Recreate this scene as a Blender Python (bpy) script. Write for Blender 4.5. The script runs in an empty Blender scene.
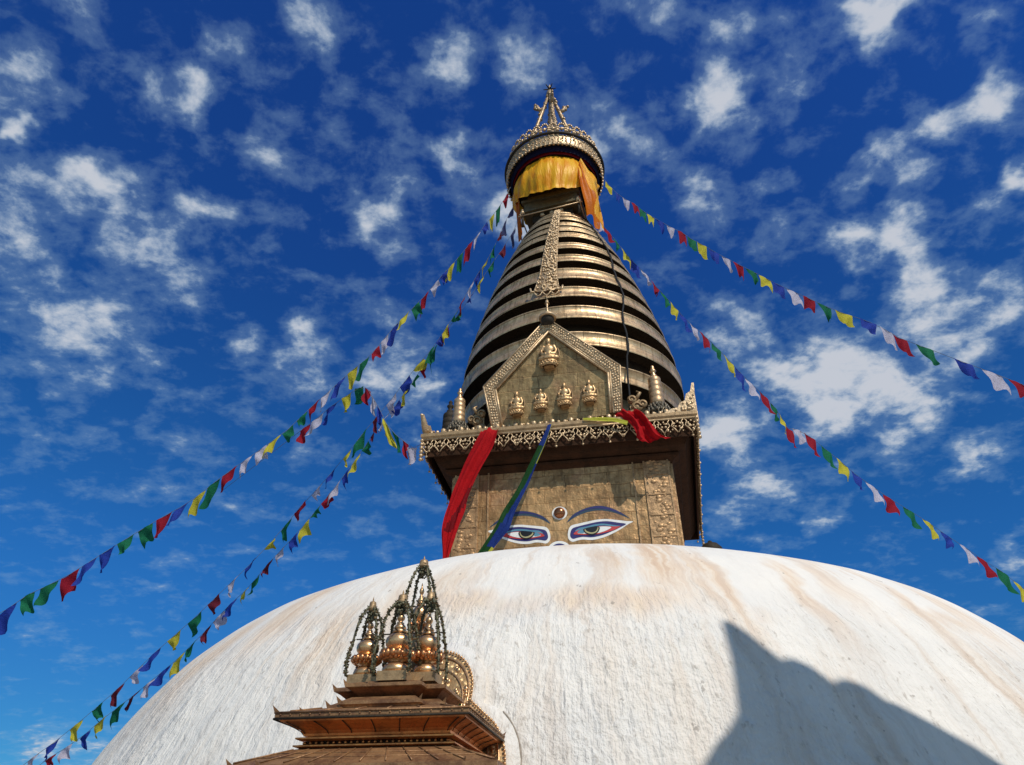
import bpy, math, random
from mathutils import Vector, Matrix, noise
random.seed(11)
PI = math.pi
scene = bpy.context.scene
COL = scene.collection

# ------------------------------------------------------------------ camera
PITCH = math.radians(35)
FPX = 683.0
cam_d = bpy.data.cameras.new('camera')
cam_d.sensor_width = 36.0
cam_d.lens = FPX * 36.0 / 1024.0
cam_d.clip_start = 0.05
cam_d.clip_end = 3000
cam = bpy.data.objects.new('camera', cam_d)
COL.objects.link(cam)
cam.location = (0, 0, 0)                      # eye height: the terrace lies at z = -1.6
cam.rotation_euler = (PI / 2 + PITCH, 0, 0)
scene.camera = cam

# ------------------------------------------------------------------ light
SUN = Vector((0.34, -0.60, 0.72)).normalized()      # towards the sun
SUN_STRENGTH = 3.5
SKY_STRENGTH = 0.1
sun_d = bpy.data.lights.new('sun', 'SUN')
sun_d.energy = SUN_STRENGTH
sun_d.angle = math.radians(0.5)
sun_d.color = (1.0, 0.94, 0.84)
sun = bpy.data.objects.new('sun', sun_d)
COL.objects.link(sun)
sun.rotation_euler = SUN.to_track_quat('Z', 'Y').to_euler()
sun.location = (20, -30, 40)

scene.view_settings.view_transform = 'Standard'
scene.view_settings.look = 'None'
scene.view_settings.gamma = 1.0
scene.view_settings.exposure = 0.0
scene.view_settings.use_curve_mapping = False


def pix(px, py):
    """direction of a viewing ray"""
    x = px - 512.0
    y = 382.5 - py
    return Vector((x, FPX * math.cos(PITCH) - y * math.sin(PITCH), FPX * math.sin(PITCH) + y * math.cos(PITCH)))


# ------------------------------------------------------------------ node helper
class NT:
    def __init__(self, tree):
        self.t = tree
        self.n = tree.nodes
        self.l = tree.links

    def add(self, typ, **kw):
        nd = self.n.new(typ)
        for k, v in kw.items():
            setattr(nd, k, v)
        return nd

    def put(self, sock, v):
        if v is None:
            return
        if isinstance(v, bpy.types.NodeSocket):
            self.l.new(v, sock)
        else:
            sock.default_value = v

    def math(self, op, a, b=None, c=None, clamp=False):
        nd = self.add('ShaderNodeMath', operation=op)
        nd.use_clamp = clamp
        self.put(nd.inputs[0], a)
        if b is not None:
            self.put(nd.inputs[1], b)
        if c is not None:
            self.put(nd.inputs[2], c)
        return nd.outputs[0]

    def vmath(self, op, a, b=None, scale=None):
        nd = self.add('ShaderNodeVectorMath', operation=op)
        self.put(nd.inputs[0], a)
        if b is not None:
            self.put(nd.inputs[1], b)
        if scale is not None:
            self.put(nd.inputs['Scale'], scale)
        return nd.outputs['Value'] if op in ('DISTANCE', 'LENGTH', 'DOT_PRODUCT') else nd.outputs[0]

    def sep(self, v):
        nd = self.add('ShaderNodeSeparateXYZ')
        self.put(nd.inputs[0], v)
        return nd.outputs

    def comb(self, x, y, z):
        nd = self.add('ShaderNodeCombineXYZ')
        for i, q in enumerate((x, y, z)):
            self.put(nd.inputs[i], q)
        return nd.outputs[0]

    def noise(self, vec, scale, detail=4, rough=0.55, dist=0.0, out=0):
        nd = self.add('ShaderNodeTexNoise')
        self.put(nd.inputs['Vector'], vec)
        self.put(nd.inputs['Scale'], scale)
        nd.inputs['Detail'].default_value = detail
        nd.inputs['Roughness'].default_value = rough
        nd.inputs['Distortion'].default_value = dist
        return nd.outputs[out]

    def voro(self, vec, scale, feature='F1', out='Distance', rnd=1.0):
        nd = self.add('ShaderNodeTexVoronoi', feature=feature)
        self.put(nd.inputs['Vector'], vec)
        self.put(nd.inputs['Scale'], scale)
        if 'Randomness' in nd.inputs:
            nd.inputs['Randomness'].default_value = rnd
        return nd.outputs[out]

    def rng(self, v, a, b, c=0.0, d=1.0, smooth=True):
        nd = self.add('ShaderNodeMapRange')
        nd.interpolation_type = 'SMOOTHSTEP' if smooth else 'LINEAR'
        self.put(nd.inputs['Value'], v)
        for k, q in zip(('From Min', 'From Max', 'To Min', 'To Max'), (a, b, c, d)):
            self.put(nd.inputs[k], q)
        return nd.outputs[0]

    def mix(self, f, a, b, mode='MIX'):
        nd = self.add('ShaderNodeMix', data_type='RGBA', blend_type=mode)
        self.put(nd.inputs[0], f)
        self.put(nd.inputs[6], a)
        self.put(nd.inputs[7], b)
        return nd.outputs[2]

    def bump(self, h, strength=0.5, dist=0.02, normal=None):
        nd = self.add('ShaderNodeBump')
        nd.inputs['Strength'].default_value = strength
        nd.inputs['Distance'].default_value = dist
        self.put(nd.inputs['Height'], h)
        if normal is not None:
            self.put(nd.inputs['Normal'], normal)
        return nd.outputs[0]

    def obj(self):
        return self.add('ShaderNodeTexCoord').outputs['Object']


def c4(c):
    return (c[0], c[1], c[2], 1.0)


def new_mat(name):
    m = bpy.data.materials.new(name)
    m.use_nodes = True
    nt = NT(m.node_tree)
    b = m.node_tree.nodes['Principled BSDF']
    return m, nt, b


# ------------------------------------------------------------------ world: sky + clouds
world = bpy.data.worlds.new('World')
scene.world = world
world.use_nodes = True
wt = NT(world.node_tree)
for nd in list(wt.n):
    wt.n.remove(nd)
sky = wt.add('ShaderNodeTexSky', sky_type='NISHITA')
sky.sun_disc = False
sky.sun_elevation = math.asin(SUN.z)
sky.sun_rotation = math.atan2(SUN.x, SUN.y)
sky.altitude = 1400
sky.air_density = 1.0
sky.dust_density = 0.3
sky.ozone_density = 2.5
tc = wt.add('ShaderNodeTexCoord')
dirv = tc.outputs['Generated']
sx, sy, sz = wt.sep(dirv)
zz = wt.math('ADD', wt.math('MAXIMUM', sz, 0.0), 0.22)
u = wt.math('DIVIDE', sx, zz)
v = wt.math('DIVIDE', sy, zz)
uv = wt.comb(u, v, 0.0)
# a turbulent warp of the direction used to place the cloud banks
warp = wt.vmath('SCALE', wt.vmath('SUBTRACT', wt.noise(dirv, 11.0, 4, 0.6, out=1), (0.5, 0.5, 0.5)), scale=0.11)
wdir = wt.vmath('ADD', dirv, warp)
BANKS = [(15, 75, 55, .8), (5, 115, 22, .9), (75, 5, 45, .45), (185, 100, 42, .95), (150, 85, 40, .5), (232, 48, 38, .55), (90, 182, 48, 1), (140, 235, 60, .75),
         (60, 290, 80, .5), (20, 215, 50, .7), (200, 222, 36, .8), (264, 150, 34, .6), (325, 25, 40, .75), (362, 28, 30, .4),
         (446, 65, 40, .9), (520, 75, 46, .95), (384, 207, 42, 1.1), (345, 95, 34, .55), (395, 160, 34, .5), (450, 148, 26, .8),
         (298, 325, 22, .7), (300, 362, 34, .7), (245, 350, 26, .6), (370, 305, 28, .5), (390, 370, 42, .9), (500, 215, 40, .9),
         (430, 385, 20, .8), (600, 150, 30, .85), (645, 140, 42, .95), (718, 100, 46, 1.1), (795, 88, 36, .9), (878, 8, 44, 1.2), (735, 22, 32, .7),
         (660, 10, 36, .6), (770, 190, 26, .8), (700, 205, 42, .7), (760, 230, 24, .4), (900, 168, 36, 1), (860, 185, 26, .7), (936, 122, 30, .9),
         (1000, 95, 44, 1.15), (850, 250, 34, 1.1), (905, 230, 44, 1.05), (925, 285, 48, 1.1), (1000, 300, 44, .9), (990, 20, 40, .6),
         (1018, 180, 26, .9), (740, 335, 40, .95), (725, 430, 40, 1.05), (775, 385, 36, .8), (850, 370, 62, 1.15), (815, 405, 44, 1), (905, 395, 46, .9), (965, 365, 40, .8),
         (985, 455, 38, .9), (820, 518, 26, .8), (760, 480, 40, .6), (725, 510, 26, .6), (940, 330, 40, .6), (1015, 560, 28, .7), (930, 540, 24, .4),
         (880, 440, 30, .4), (770, 545, 22, .5), (35, 745, 44, .95), (95, 745, 34, .7), (85, 655, 22, .5), (12, 645, 22, .6), (150, 590, 30, .25), (50, 350, 70, .45), (130, 330, 60, .45), (200, 300, 50, .35), (30, 440, 60, .25)]
cov = None
for (px, py, rad, w) in BANKS:
    d = pix(px, py)
    ln = d.length
    d = d / ln
    rr = rad / FPX * (FPX / ln) ** 1.5
    dist = wt.vmath('DISTANCE', wdir, tuple(d))
    q = wt.rng(dist, rr * 1.25, 0.0, 0.0, w)
    cov = q if cov is None else wt.math('ADD', cov, q)
cov = wt.math('MINIMUM', cov, 1.25)
n1 = wt.noise(wt.vmath('MULTIPLY', uv, (1.0, 1.3, 1.0)), 8.5, 7, 0.60, 0.25)
n2 = wt.noise(uv, 24.0, 6, 0.62, 0.2)
n3 = wt.noise(uv, 2.6, 3, 0.5, 0.3)
dens = wt.math('MULTIPLY', wt.math('SUBTRACT', n1, 0.5), 2.0)
dens = wt.math('ADD', dens, wt.math('MULTIPLY', wt.math('SUBTRACT', n2, 0.5), 1.15))
dens = wt.math('ADD', dens, wt.math('MULTIPLY', wt.math('SUBTRACT', n3, 0.5), 0.5))
dens = wt.math('ADD', dens, wt.math('ADD', wt.math('MULTIPLY', cov, 0.78), wt.rng(sz, .15, .5, -.06, .03)))
a_thick = wt.rng(dens, 0.14, 0.92, 0.0, 0.92)
a_thin = wt.rng(dens, -0.05, 0.42, 0.0, 0.20)
alpha = wt.math('MAXIMUM', a_thick, a_thin)
horizon = wt.rng(sz, -0.02, 0.06)
alpha = wt.math('MULTIPLY', alpha, horizon)
# deep, polarised blue of thin mountain air
tint = wt.mix(wt.rng(sz, 0.06, 0.36), (0.13, 0.46, 0.72, 1), (0.13, 0.58, 1.05, 1))
tint = wt.mix(wt.rng(sz, 0.36, 0.85), tint, (0.13, 0.48, 1.2, 1))
# sky behind the camera tinted paler and brighter, added to lift the ambient fill
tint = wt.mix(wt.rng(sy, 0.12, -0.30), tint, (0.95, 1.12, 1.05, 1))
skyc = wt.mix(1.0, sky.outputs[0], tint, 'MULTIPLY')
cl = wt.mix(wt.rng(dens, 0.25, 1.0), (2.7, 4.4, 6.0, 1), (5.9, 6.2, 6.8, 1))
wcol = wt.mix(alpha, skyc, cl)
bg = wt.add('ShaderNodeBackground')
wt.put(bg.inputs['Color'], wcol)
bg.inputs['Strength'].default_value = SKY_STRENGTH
wo = wt.add('ShaderNodeOutputWorld')
wt.l.new(bg.outputs[0], wo.inputs['Surface'])

# ------------------------------------------------------------------ frame of the monument
AX = 0.102
C = Vector((20 * math.sin(AX), 20 * math.cos(AX), 0))
YAW = -math.radians(9.4)
H = Matrix.Translation(C) @ Matrix.Rotation(YAW, 4, 'Z')       # x right, y away from the viewer, z up from eye level
HI = H.inverted()
GROUND = -1.6
I4 = Matrix.Identity(4)
CAML = HI @ Vector((0, 0, 0))


def at(px, py, yl):
    """monument-frame point where a sight line meets the plane y = yl"""
    d = HI.to_3x3() @ pix(px, py)
    t = (yl - CAML.y) / d.y
    return CAML + d * t


# ------------------------------------------------------------------ mesh builder
def ico(sub):
    import bmesh
    bm = bmesh.new()
    bmesh.ops.create_icosphere(bm, subdivisions=sub, radius=1.0)
    bm.verts.ensure_lookup_table()
    vs = [tuple(q.co) for q in bm.verts]
    fs = [tuple(q.index for q in f.verts) for f in bm.faces]
    bm.free()
    return vs, fs


ICO = {1: ico(1), 2: ico(2), 3: ico(3)}


class MB:
    def __init__(self):
        self.v = []
        self.f = []
        self.m = []
        self.s = []

    def raw(self, vs, fs, mi=0, smooth=True):
        o = len(self.v)
        self.v += [tuple(q) for q in vs]
        for f in fs:
            self.f.append(tuple(i + o for i in f))
            self.m.append(mi)
            self.s.append(smooth)

    def box(self, c, s, mi=0, rot=None, taper=1.0):
        """c centre, s full size; taper scales the top"""
        vs = []
        for dz in (-.5, .5):
            k = taper if dz > 0 else 1.0
            for dx, dy in ((-.5, -.5), (.5, -.5), (.5, .5), (-.5, .5)):
                p = Vector((dx * s[0] * k, dy * s[1] * k, dz * s[2]))
                if rot is not None:
                    p = rot @ p
                vs.append(p + Vector(c))
        self.raw(vs, [(3, 2, 1, 0), (4, 5, 6, 7), (0, 1, 5, 4), (1, 2, 6, 5), (2, 3, 7, 6), (3, 0, 4, 7)], mi, False)

    def ball(self, c, r, mi=0, sub=1, sc=(1, 1, 1), rot=None):
        vs, fs = ICO[sub]
        out = []
        for q in vs:
            p = Vector((q[0] * r * sc[0], q[1] * r * sc[1], q[2] * r * sc[2]))
            if rot is not None:
                p = rot @ p
            out.append(p + Vector(c))
        self.raw(out, fs, mi, True)

    def tube(self, pts, r, mi=0, n=8, closed=False):
        pts = [Vector(p) for p in pts]
        N = len(pts)
        rs = r if isinstance(r, (list, tuple)) else [r] * N
        ref = Vector((0, 0, 1))
        vs = []
        prev = None
        for i, p in enumerate(pts):
            if closed:
                t = pts[(i + 1) % N] - pts[i - 1]
            else:
                t = pts[min(i + 1, N - 1)] - pts[max(i - 1, 0)]
            t.normalize()
            if prev is None:
                a = t.cross(ref)
                if a.length < .1:
                    a = t.cross(Vector((1, 0, 0)))
            else:
                a = prev - t * prev.dot(t)
            a.normalize()
            prev = a
            b = t.cross(a)
            for k in range(n):
                w = 2 * PI * k / n
                vs.append(p + (a * math.cos(w) + b * math.sin(w)) * rs[i])
        fs = []
        M = N if closed else N - 1
        for i in range(M):
            j = (i + 1) % N
            for k in range(n):
                k2 = (k + 1) % n
                fs.append((i * n + k, i * n + k2, j * n + k2, j * n + k))
        if not closed:
            fs.append(tuple(range(n))[::-1])
            fs.append(tuple((N - 1) * n + k for k in range(n)))
        self.raw(vs, fs, mi, True)

    def lathe(self, prof, c=(0, 0, 0), n=48, mi=0, smooth=True, a0=0.0, a1=2 * PI, wob=None):
        full = abs(a1 - a0 - 2 * PI) < 1e-6
        cols = n if full else n + 1
        vs = []
        for r, z in prof:
            for k in range(cols):
                a = a0 + (a1 - a0) * k / n
                rr = r * (wob(a, z) if wob else 1.0)
                vs.append((c[0] + rr * math.cos(a), c[1] + rr * math.sin(a), c[2] + z))
        fs = []
        for i in range(len(prof) - 1):
            for k in range(n):
                k2 = (k + 1) % cols
                fs.append((i * cols + k, i * cols + k2, (i + 1) * cols + k2, (i + 1) * cols + k))
        self.raw(vs, fs, mi, smooth)

    def prism(self, poly, y0, y1, mi=0, cap=True):
        """poly of (x, z), extruded between y0 and y1"""
        n = len(poly)
        vs = [(p[0], y0, p[1]) for p in poly] + [(p[0], y1, p[1]) for p in poly]
        fs = [(i, (i + 1) % n, n + (i + 1) % n, n + i) for i in range(n)]
        if cap:
            fs += [tuple(range(n))[::-1], tuple(range(n, 2 * n))]
        self.raw(vs, fs, mi, False)

    def grid(self, fn, nu, nv, mi=0, smooth=True):
        vs = [fn(i / nu, j / nv) for j in range(nv + 1) for i in range(nu + 1)]
        w = nu + 1
        fs = [(j * w + i, j * w + i + 1, (j + 1) * w + i + 1, (j + 1) * w + i) for j in range(nv) for i in range(nu)]
        self.raw(vs, fs, mi, smooth)

    def build(self, name, mats, parent=None, frame=None):
        frame = H if frame is None else frame
        me = bpy.data.meshes.new(name)
        me.from_pydata(self.v, [], self.f)
        if not isinstance(mats, (list, tuple)):
            mats = [mats]
        for q in mats:
            me.materials.append(q)
        me.polygons.foreach_set('material_index', self.m)
        me.polygons.foreach_set('use_smooth', self.s)
        o = bpy.data.objects.new(name, me)
        COL.objects.link(o)
        if parent is not None:
            o.parent = parent
            me.transform(world_of(parent).inverted() @ frame)
        else:
            me.transform(frame)
        me.update()
        return o


def world_of(o):
    m = o.matrix_basis.copy()
    p = o.parent
    while p is not None:
        m = p.matrix_basis @ m
        p = p.parent
    return m


def tag(o, label=None, cat=None, group=None, kind=None):
    if label:
        o['label'] = label
    if cat:
        o['category'] = cat
    if group:
        o['group'] = group
    if kind:
        o['kind'] = kind
    return o


def thing(name, label, cat, loc, group=None, rz=0.0):
    o = bpy.data.objects.new(name, None)
    o.empty_display_size = 0.2
    COL.objects.link(o)
    o.location = loc
    o.rotation_euler = (0, 0, rz)
    tag(o, label, cat, group)
    return o


def hloc(x, y, z):
    return H @ Vector((x, y, z))


def hthing(name, label, cat, p, group=None):
    return thing(name, label, cat, hloc(*p), group, YAW)


def solo(mb, name, mats, p, label, cat, group=None, rz=None, frame=None):
    """single-mesh top-level thing whose origin is the point p of the frame"""
    fr = H if frame is None else frame
    o = mb.build(name, mats, None, I4)
    w = (fr @ Matrix.Translation(Vector(p)))
    o.data.transform(Matrix.Translation(-Vector(p)))
    o.matrix_basis = w
    tag(o, label, cat, group)
    return o


# ------------------------------------------------------------------ materials
def gilt(name, base, dark, rough=0.38, metallic=0.85, nscale=3.0, grime=0.5, bump=0.25, bscale=60.0, seams=None, emboss=None, red=None):
    m, nt, b = new_mat(name)
    co = nt.obj()
    n = nt.noise(co, nscale, 6, 0.65)
    n2 = nt.noise(co, nscale * 7, 4, 0.6)
    g = nt.rng(nt.math('ADD', nt.math('MULTIPLY', n, 0.7), nt.math('MULTIPLY', n2, 0.3)), 0.42, 0.62)
    col = nt.mix(nt.math('MULTIPLY', g, grime), c4(base), c4(dark))
    if red:
        n4 = nt.rng(nt.noise(co, nscale * .6, 3, 0.6), 0.52, 0.68)
        col = nt.mix(nt.math('MULTIPLY', n4, .6), col, c4(red))
    h = nt.math('MULTIPLY', nt.noise(co, bscale, 3, 0.6), 0.15)
    h = nt.math('ADD', h, nt.math('MULTIPLY', nt.noise(co, nscale * 1.7, 2, 0.5), 0.5))
    if emboss:
        e = nt.voro(co, emboss[0], 'F1', 'Distance', 0.85)
        h = nt.math('ADD', h, nt.math('MULTIPLY', nt.rng(e, 0.55, 0.05), emboss[1]))
        col = nt.mix(nt.rng(e, 0.35, 0.62, 0.0, 0.75), col, c4(dark))
    if seams == 'cyl':
        x, y, z = nt.sep(co)
        ang = nt.math('ARCTAN2', y, x)
        tv = nt.comb(nt.math('MULTIPLY', ang, 26), nt.math('MULTIPLY', z, .9), 0.0)
        tar = nt.rng(nt.noise(tv, 1.0, 5, .65), .47, .68, 0, .65)
        col = nt.mix(tar, col, c4([k_ * .9 for k_ in dark]))
        h = nt.math('ADD', h, nt.math('MULTIPLY', nt.noise(nt.comb(nt.math('MULTIPLY', ang, 9), nt.math('MULTIPLY', z, 4), 0.0), 1.0, 3, .5), 1.1))
        wv = nt.comb(nt.math('MULTIPLY', ang, 3.6), nt.math('MULTIPLY', z, 1.9), 0.0)
        br = nt.add('ShaderNodeTexBrick')
        nt.put(br.inputs['Vector'], wv)
        br.inputs['Scale'].default_value = 1.0
        br.inputs['Mortar Size'].default_value = 0.008
        br.inputs['Brick Width'].default_value = 0.9
        br.inputs['Row Height'].default_value = 0.55
        br.inputs['Color1'].default_value = (1, 1, 1, 1)
        br.inputs['Color2'].default_value = (.84, .82, .78, 1)
        br.inputs['Mortar'].default_value = (.28, .25, .2, 1)
        col = nt.mix(1.0, col, br.outputs['Color'], 'MULTIPLY')
        h = nt.math('ADD', h, nt.math('MULTIPLY', br.outputs['Fac'], -0.5))
    if seams == 'wall':
        x, y, z = nt.sep(co)
        wob = nt.math('MULTIPLY', nt.noise(co, 1.3, 3, .5), 0.16)
        wv = nt.comb(nt.math('ADD', x, wob), nt.math('ADD', z, wob), 0.0)
        br = nt.add('ShaderNodeTexBrick')
        nt.put(br.inputs['Vector'], wv)
        br.inputs['Scale'].default_value = 1.0
        br.inputs['Mortar Size'].default_value = 0.008
        br.inputs['Mortar Smooth'].default_value = 0.5
        br.inputs['Brick Width'].default_value = 1.15
        br.inputs['Row Height'].default_value = 0.40
        br.inputs['Color1'].default_value = (1, 1, 1, 1)
        br.inputs['Color2'].default_value = (.86, .82, .76, 1)
        br.inputs['Mortar'].default_value = (.3, .25, .2, 1)
        col = nt.mix(1.0, col, br.outputs['Color'], 'MULTIPLY')
        h = nt.math('ADD', h, nt.math('MULTIPLY', br.outputs['Fac'], -0.6))
        dr = nt.noise(nt.comb(nt.math('MULTIPLY', x, 7), nt.math('MULTIPLY', y, 7), nt.math('MULTIPLY', z, 1.1)), 1.0, 5, .65)
        col = nt.mix(nt.rng(dr, .48, .66, 0, .6), col, c4([k_ * .75 for k_ in dark]))
        h = nt.math('ADD', h, nt.math('MULTIPLY', nt.noise(co, 4.5, 3, .5), 1.6))
    nt.put(b.inputs['Base Color'], col)
    b.inputs['Metallic'].default_value = metallic
    if metallic < .15:
        b.inputs['Specular IOR Level'].default_value = .15
    nt.put(b.inputs['Roughness'], nt.rng(n2, 0.3, 0.7, rough - .08, rough + .14, False))
    nt.put(b.inputs['Normal'], nt.bump(h, bump, 0.06))
    return m


M_RING = gilt('ring_gilding', (.76, .54, .32), (.27, .165, .08), .42, .72, 1.6, .6, .30, 40, 'cyl')
M_UNDER = gilt('dark_underside', (.030, .024, .018), (.012, .010, .008), .8, .1, 2, .5, .2)  # near-black colour on ring undersides and the core between them
M_WALL = gilt('gilt_wall_sheets', (.56, .34, .155), (.21, .12, .05), .42, .55, 1.2, .75, .42, 30, 'wall', red=(.40, .21, .12))
M_PED = gilt('gilt_pediment_sheets', (.45, .305, .14), (.17, .11, .05), .46, .5, 1.0, .7, .4, 30, 'wall', red=(.38, .18, .10))
M_ORN = gilt('gilt_ornament', (.50, .31, .155), (.17, .10, .05), .46, .5, 6, .7, .5, 60)
M_ORN2 = gilt('gilt_filigree', (.62, .45, .27), (.20, .13, .07), .42, .55, 8, .5, .35, 60)
M_GOLD = gilt('polished_gilt', (.70, .43, .22), (.40, .19, .085), .30, .8, 6, .4, .12, 50)
M_COPPER = gilt('copper_sheet', (.80, .30, .085), (.30, .10, .035), .34, .65, 4, .7, .25, 40)
M_DULL = gilt('dull_brass', (.42, .28, .145), (.15, .10, .055), .5, .4, 6, .6, .3, 40)
M_ROOF = gilt('weathered_roof_sheet', (.34, .185, .085), (.13, .055, .028), .5, .4, 5, .8, .5, 50)
M_GREEN = gilt('verdigris_garland', (.15, .14, .08), (.05, .06, .04), .55, .3, 20, .6, .4, 90)
M_DARK = gilt('dark_metal', (.045, .035, .025), (.018, .015, .012), .6, .1, 6, .6, .3)
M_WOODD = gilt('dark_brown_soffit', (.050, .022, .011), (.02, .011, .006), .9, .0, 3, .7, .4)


def mat_plain(name, col, rough=.7, spec=.4, n=.25, ns=8, bump=0.0, metallic=0.0):
    m, nt, b = new_mat(name)
    co = nt.obj()
    q = nt.rng(nt.noise(co, ns, 5, .6), .35, .7, 0.0, n)
    nt.put(b.inputs['Base Color'], nt.mix(q, c4(col), c4([k * .45 for k in col])))
    b.inputs['Roughness'].default_value = rough
    b.inputs['Metallic'].default_value = metallic
    b.inputs['Specular IOR Level'].default_value = spec
    if bump:
        nt.put(b.inputs['Normal'], nt.bump(nt.noise(co, ns * 5, 4, .6), bump, .02))
    return m


def mat_cloth(name, col, rough=.7, trans=.35, bump=.3, ns=5, sheen=0.0, print_=0.0, dark=.55):
    m, nt, b = new_mat(name)
    co = nt.obj()
    q = nt.rng(nt.noise(co, ns, 4, .6), .35, .7, 0.0, .35)
    cc = nt.mix(q, c4(col), c4([k * dark for k in col]))
    if print_:
        p = nt.rng(nt.noise(co, 38, 2, .7), .52, .60, 0, print_)
        cc = nt.mix(p, cc, c4([k * .35 for k in col]))
    nt.put(b.inputs['Base Color'], cc)
    b.inputs['Roughness'].default_value = rough
    b.inputs['Specular IOR Level'].default_value = .12
    nt.put(b.inputs['Normal'], nt.bump(nt.noise(co, ns * 3, 3, .55), bump, .03))
    tr = nt.add('ShaderNodeBsdfTranslucent')
    nt.put(tr.inputs['Color'], cc)
    mx = nt.add('ShaderNodeMixShader')
    mx.inputs[0].default_value = trans
    nt.l.new(b.outputs[0], mx.inputs[1])
    nt.l.new(tr.outputs[0], mx.inputs[2])
    nt.l.new(mx.outputs[0], nt.n['Material Output'].inputs['Surface'])
    return m


# whitewashed plaster of the dome: hand-thrown lumps, rivulets and ochre run-off
def mat_plaster():
    m, nt, b = new_mat('whitewashed_plaster')
    co = nt.obj()
    x, y, z = nt.sep(co)
    ang = nt.math('ARCTAN2', y, x)
    rad = nt.math('SQRT', nt.math('ADD', nt.math('MULTIPLY', x, x), nt.math('MULTIPLY', y, y)))
    wrp = nt.noise(co, 1.1, 4, .6)
    angw = nt.math('ADD', ang, nt.math('MULTIPLY', nt.math('SUBTRACT', wrp, .5), .06))
    # run-off: long in the direction of flow, narrow across
    sv = nt.comb(nt.math('MULTIPLY', angw, 17.0), nt.math('MULTIPLY', rad, .28), 0.0)
    s1 = nt.noise(sv, 1.0, 4, .6)
    sv2 = nt.comb(nt.math('MULTIPLY', angw, 70.0), nt.math('MULTIPLY', rad, .5), 3.0)
    s2 = nt.noise(sv2, 1.0, 4, .65)
    patches = nt.noise(co, .33, 4, .6)
    st = nt.math('ADD', nt.math('MULTIPLY', s1, .75), nt.math('MULTIPLY', s2, .32))
    st = nt.math('ADD', st, nt.math('MULTIPLY', patches, .35))
    upper = nt.math('MAXIMUM', nt.rng(rad, 11.6, 10.0, .35, 1.0), nt.rng(ang, -1.45, -1.2, 0, .85))
    stain = nt.math('MULTIPLY', nt.rng(st, .68, .92, .04, .8), upper)
    # individual thick run-offs of saffron wash (angle, half width, start radius, end radius, strength)
    RUNS = [(-1.375, .040, 8.2, 10.7, 1.0), (-1.30, .022, 9.2, 11.3, .85), (-1.33, .016, 9.8, 11.0, .8), (-2.06, .050, 8.8, 11.0, .85), (-2.20, .055, 9.6, 11.5, .8), (-2.30, .04, 9.8, 11.6, .6),
            (-1.71, .035, 9.2, 10.8, .75), (-1.80, .022, 9.8, 11.3, .75), (-1.87, .030, 10.1, 11.5, .9), (-1.94, .02, 10.0, 11.2, .6), (-1.17, .020, 9.3, 11.2, .75), (-1.09, .03, 9.2, 10.8, .6), (-.98, .02, 9.6, 11.2, .7), (-1.53, .03, 8.0, 9.4, .5), (-.85, .04, 9.4, 11.0, .6)]
    for a, w, r0, r1, k in RUNS:
        aw = nt.math('ADD', angw, nt.math('MULTIPLY', nt.math('SUBTRACT', nt.noise(co, .7, 3, .6), .5), .09))
        d = nt.math('ABSOLUTE', nt.math('SUBTRACT', aw, a))
        e = nt.rng(d, w * 1.6, w * .2)
        e = nt.math('MULTIPLY', e, nt.rng(rad, r1, r1 - 1.1))
        e = nt.math('MULTIPLY', e, nt.rng(rad, r0 - .5, r0 + .4))
        e = nt.math('MULTIPLY', e, nt.rng(s2, .3, .6, .35, k))
        stain = nt.math('MAXIMUM', stain, e)
    # scalloped tide line where the last coat of wash stopped
    tide = nt.math('ADD', rad, nt.math('MULTIPLY', nt.math('SUBTRACT', s1, .5), 1.1))
    t1 = nt.math('MULTIPLY', nt.rng(nt.math('ABSOLUTE', nt.math('SUBTRACT', tide, 10.2)), .38, .02), nt.rng(patches, .40, .58, .05, .65))
    stain = nt.math('MAXIMUM', stain, t1)
    white = nt.mix(nt.rng(nt.noise(co, .8, 5, .6), .35, .65), (.80, .765, .71, 1), (.735, .715, .68, 1))
    ochre = nt.mix(nt.rng(s2, .35, .65), (.70, .50, .31, 1), (.62, .44, .31, 1))
    col = nt.mix(nt.math('MULTIPLY', stain, .92), white, ochre)
    streak = nt.math('MULTIPLY', nt.rng(nt.math('ADD', nt.math('MULTIPLY', s2, .7), nt.math('MULTIPLY', s1, .3)), .46, .66), .22)
    col = nt.mix(streak, col, (.52, .45, .37, 1))
    # dirt specks caught in the pits of the lower face
    low = nt.rng(tide, 9.9, 10.6)
    dv = nt.comb(nt.math('MULTIPLY', ang, 120.0), nt.math('MULTIPLY', rad, 6.0), nt.math('MULTIPLY', z, 6.0))
    n5 = nt.noise(dv, 1.0, 3, .6)
    sp = nt.math('MULTIPLY', nt.rng(n5, .60, .72), nt.math('MULTIPLY', low, .5))
    col = nt.mix(sp, col, (.36, .31, .26, 1))
    sp2 = nt.math('MULTIPLY', nt.rng(nt.noise(co, 5.0, 3, .6), .70, .74), .55)
    col = nt.mix(sp2, col, (.25, .21, .18, 1))
    nt.put(b.inputs['Base Color'], col)
    b.inputs['Roughness'].default_value = .9
    b.inputs['Specular IOR Level'].default_value = .2
    h = nt.math('MULTIPLY', n5, 1.0)
    riv = nt.comb(nt.math('MULTIPLY', ang, 160.0), nt.math('MULTIPLY', rad, 2.0), 0.0)
    h = nt.math('ADD', h, nt.math('MULTIPLY', nt.noise(riv, 1.0, 3, .6), .7))
    h = nt.math('ADD', h, nt.math('MULTIPLY', nt.noise(co, 6.0, 6, .62), 1.1))
    # ropes of thrown limewash, heavier in some places than in others
    rope = nt.noise(nt.comb(nt.math('MULTIPLY', angw, 34.0), nt.math('MULTIPLY', rad, .55), nt.math('MULTIPLY', z, .3)), 1.0, 4, .6, 1.2)
    h = nt.math('MULTIPLY', h, nt.rng(patches, .38, .62, .45, 1.25))
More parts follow.
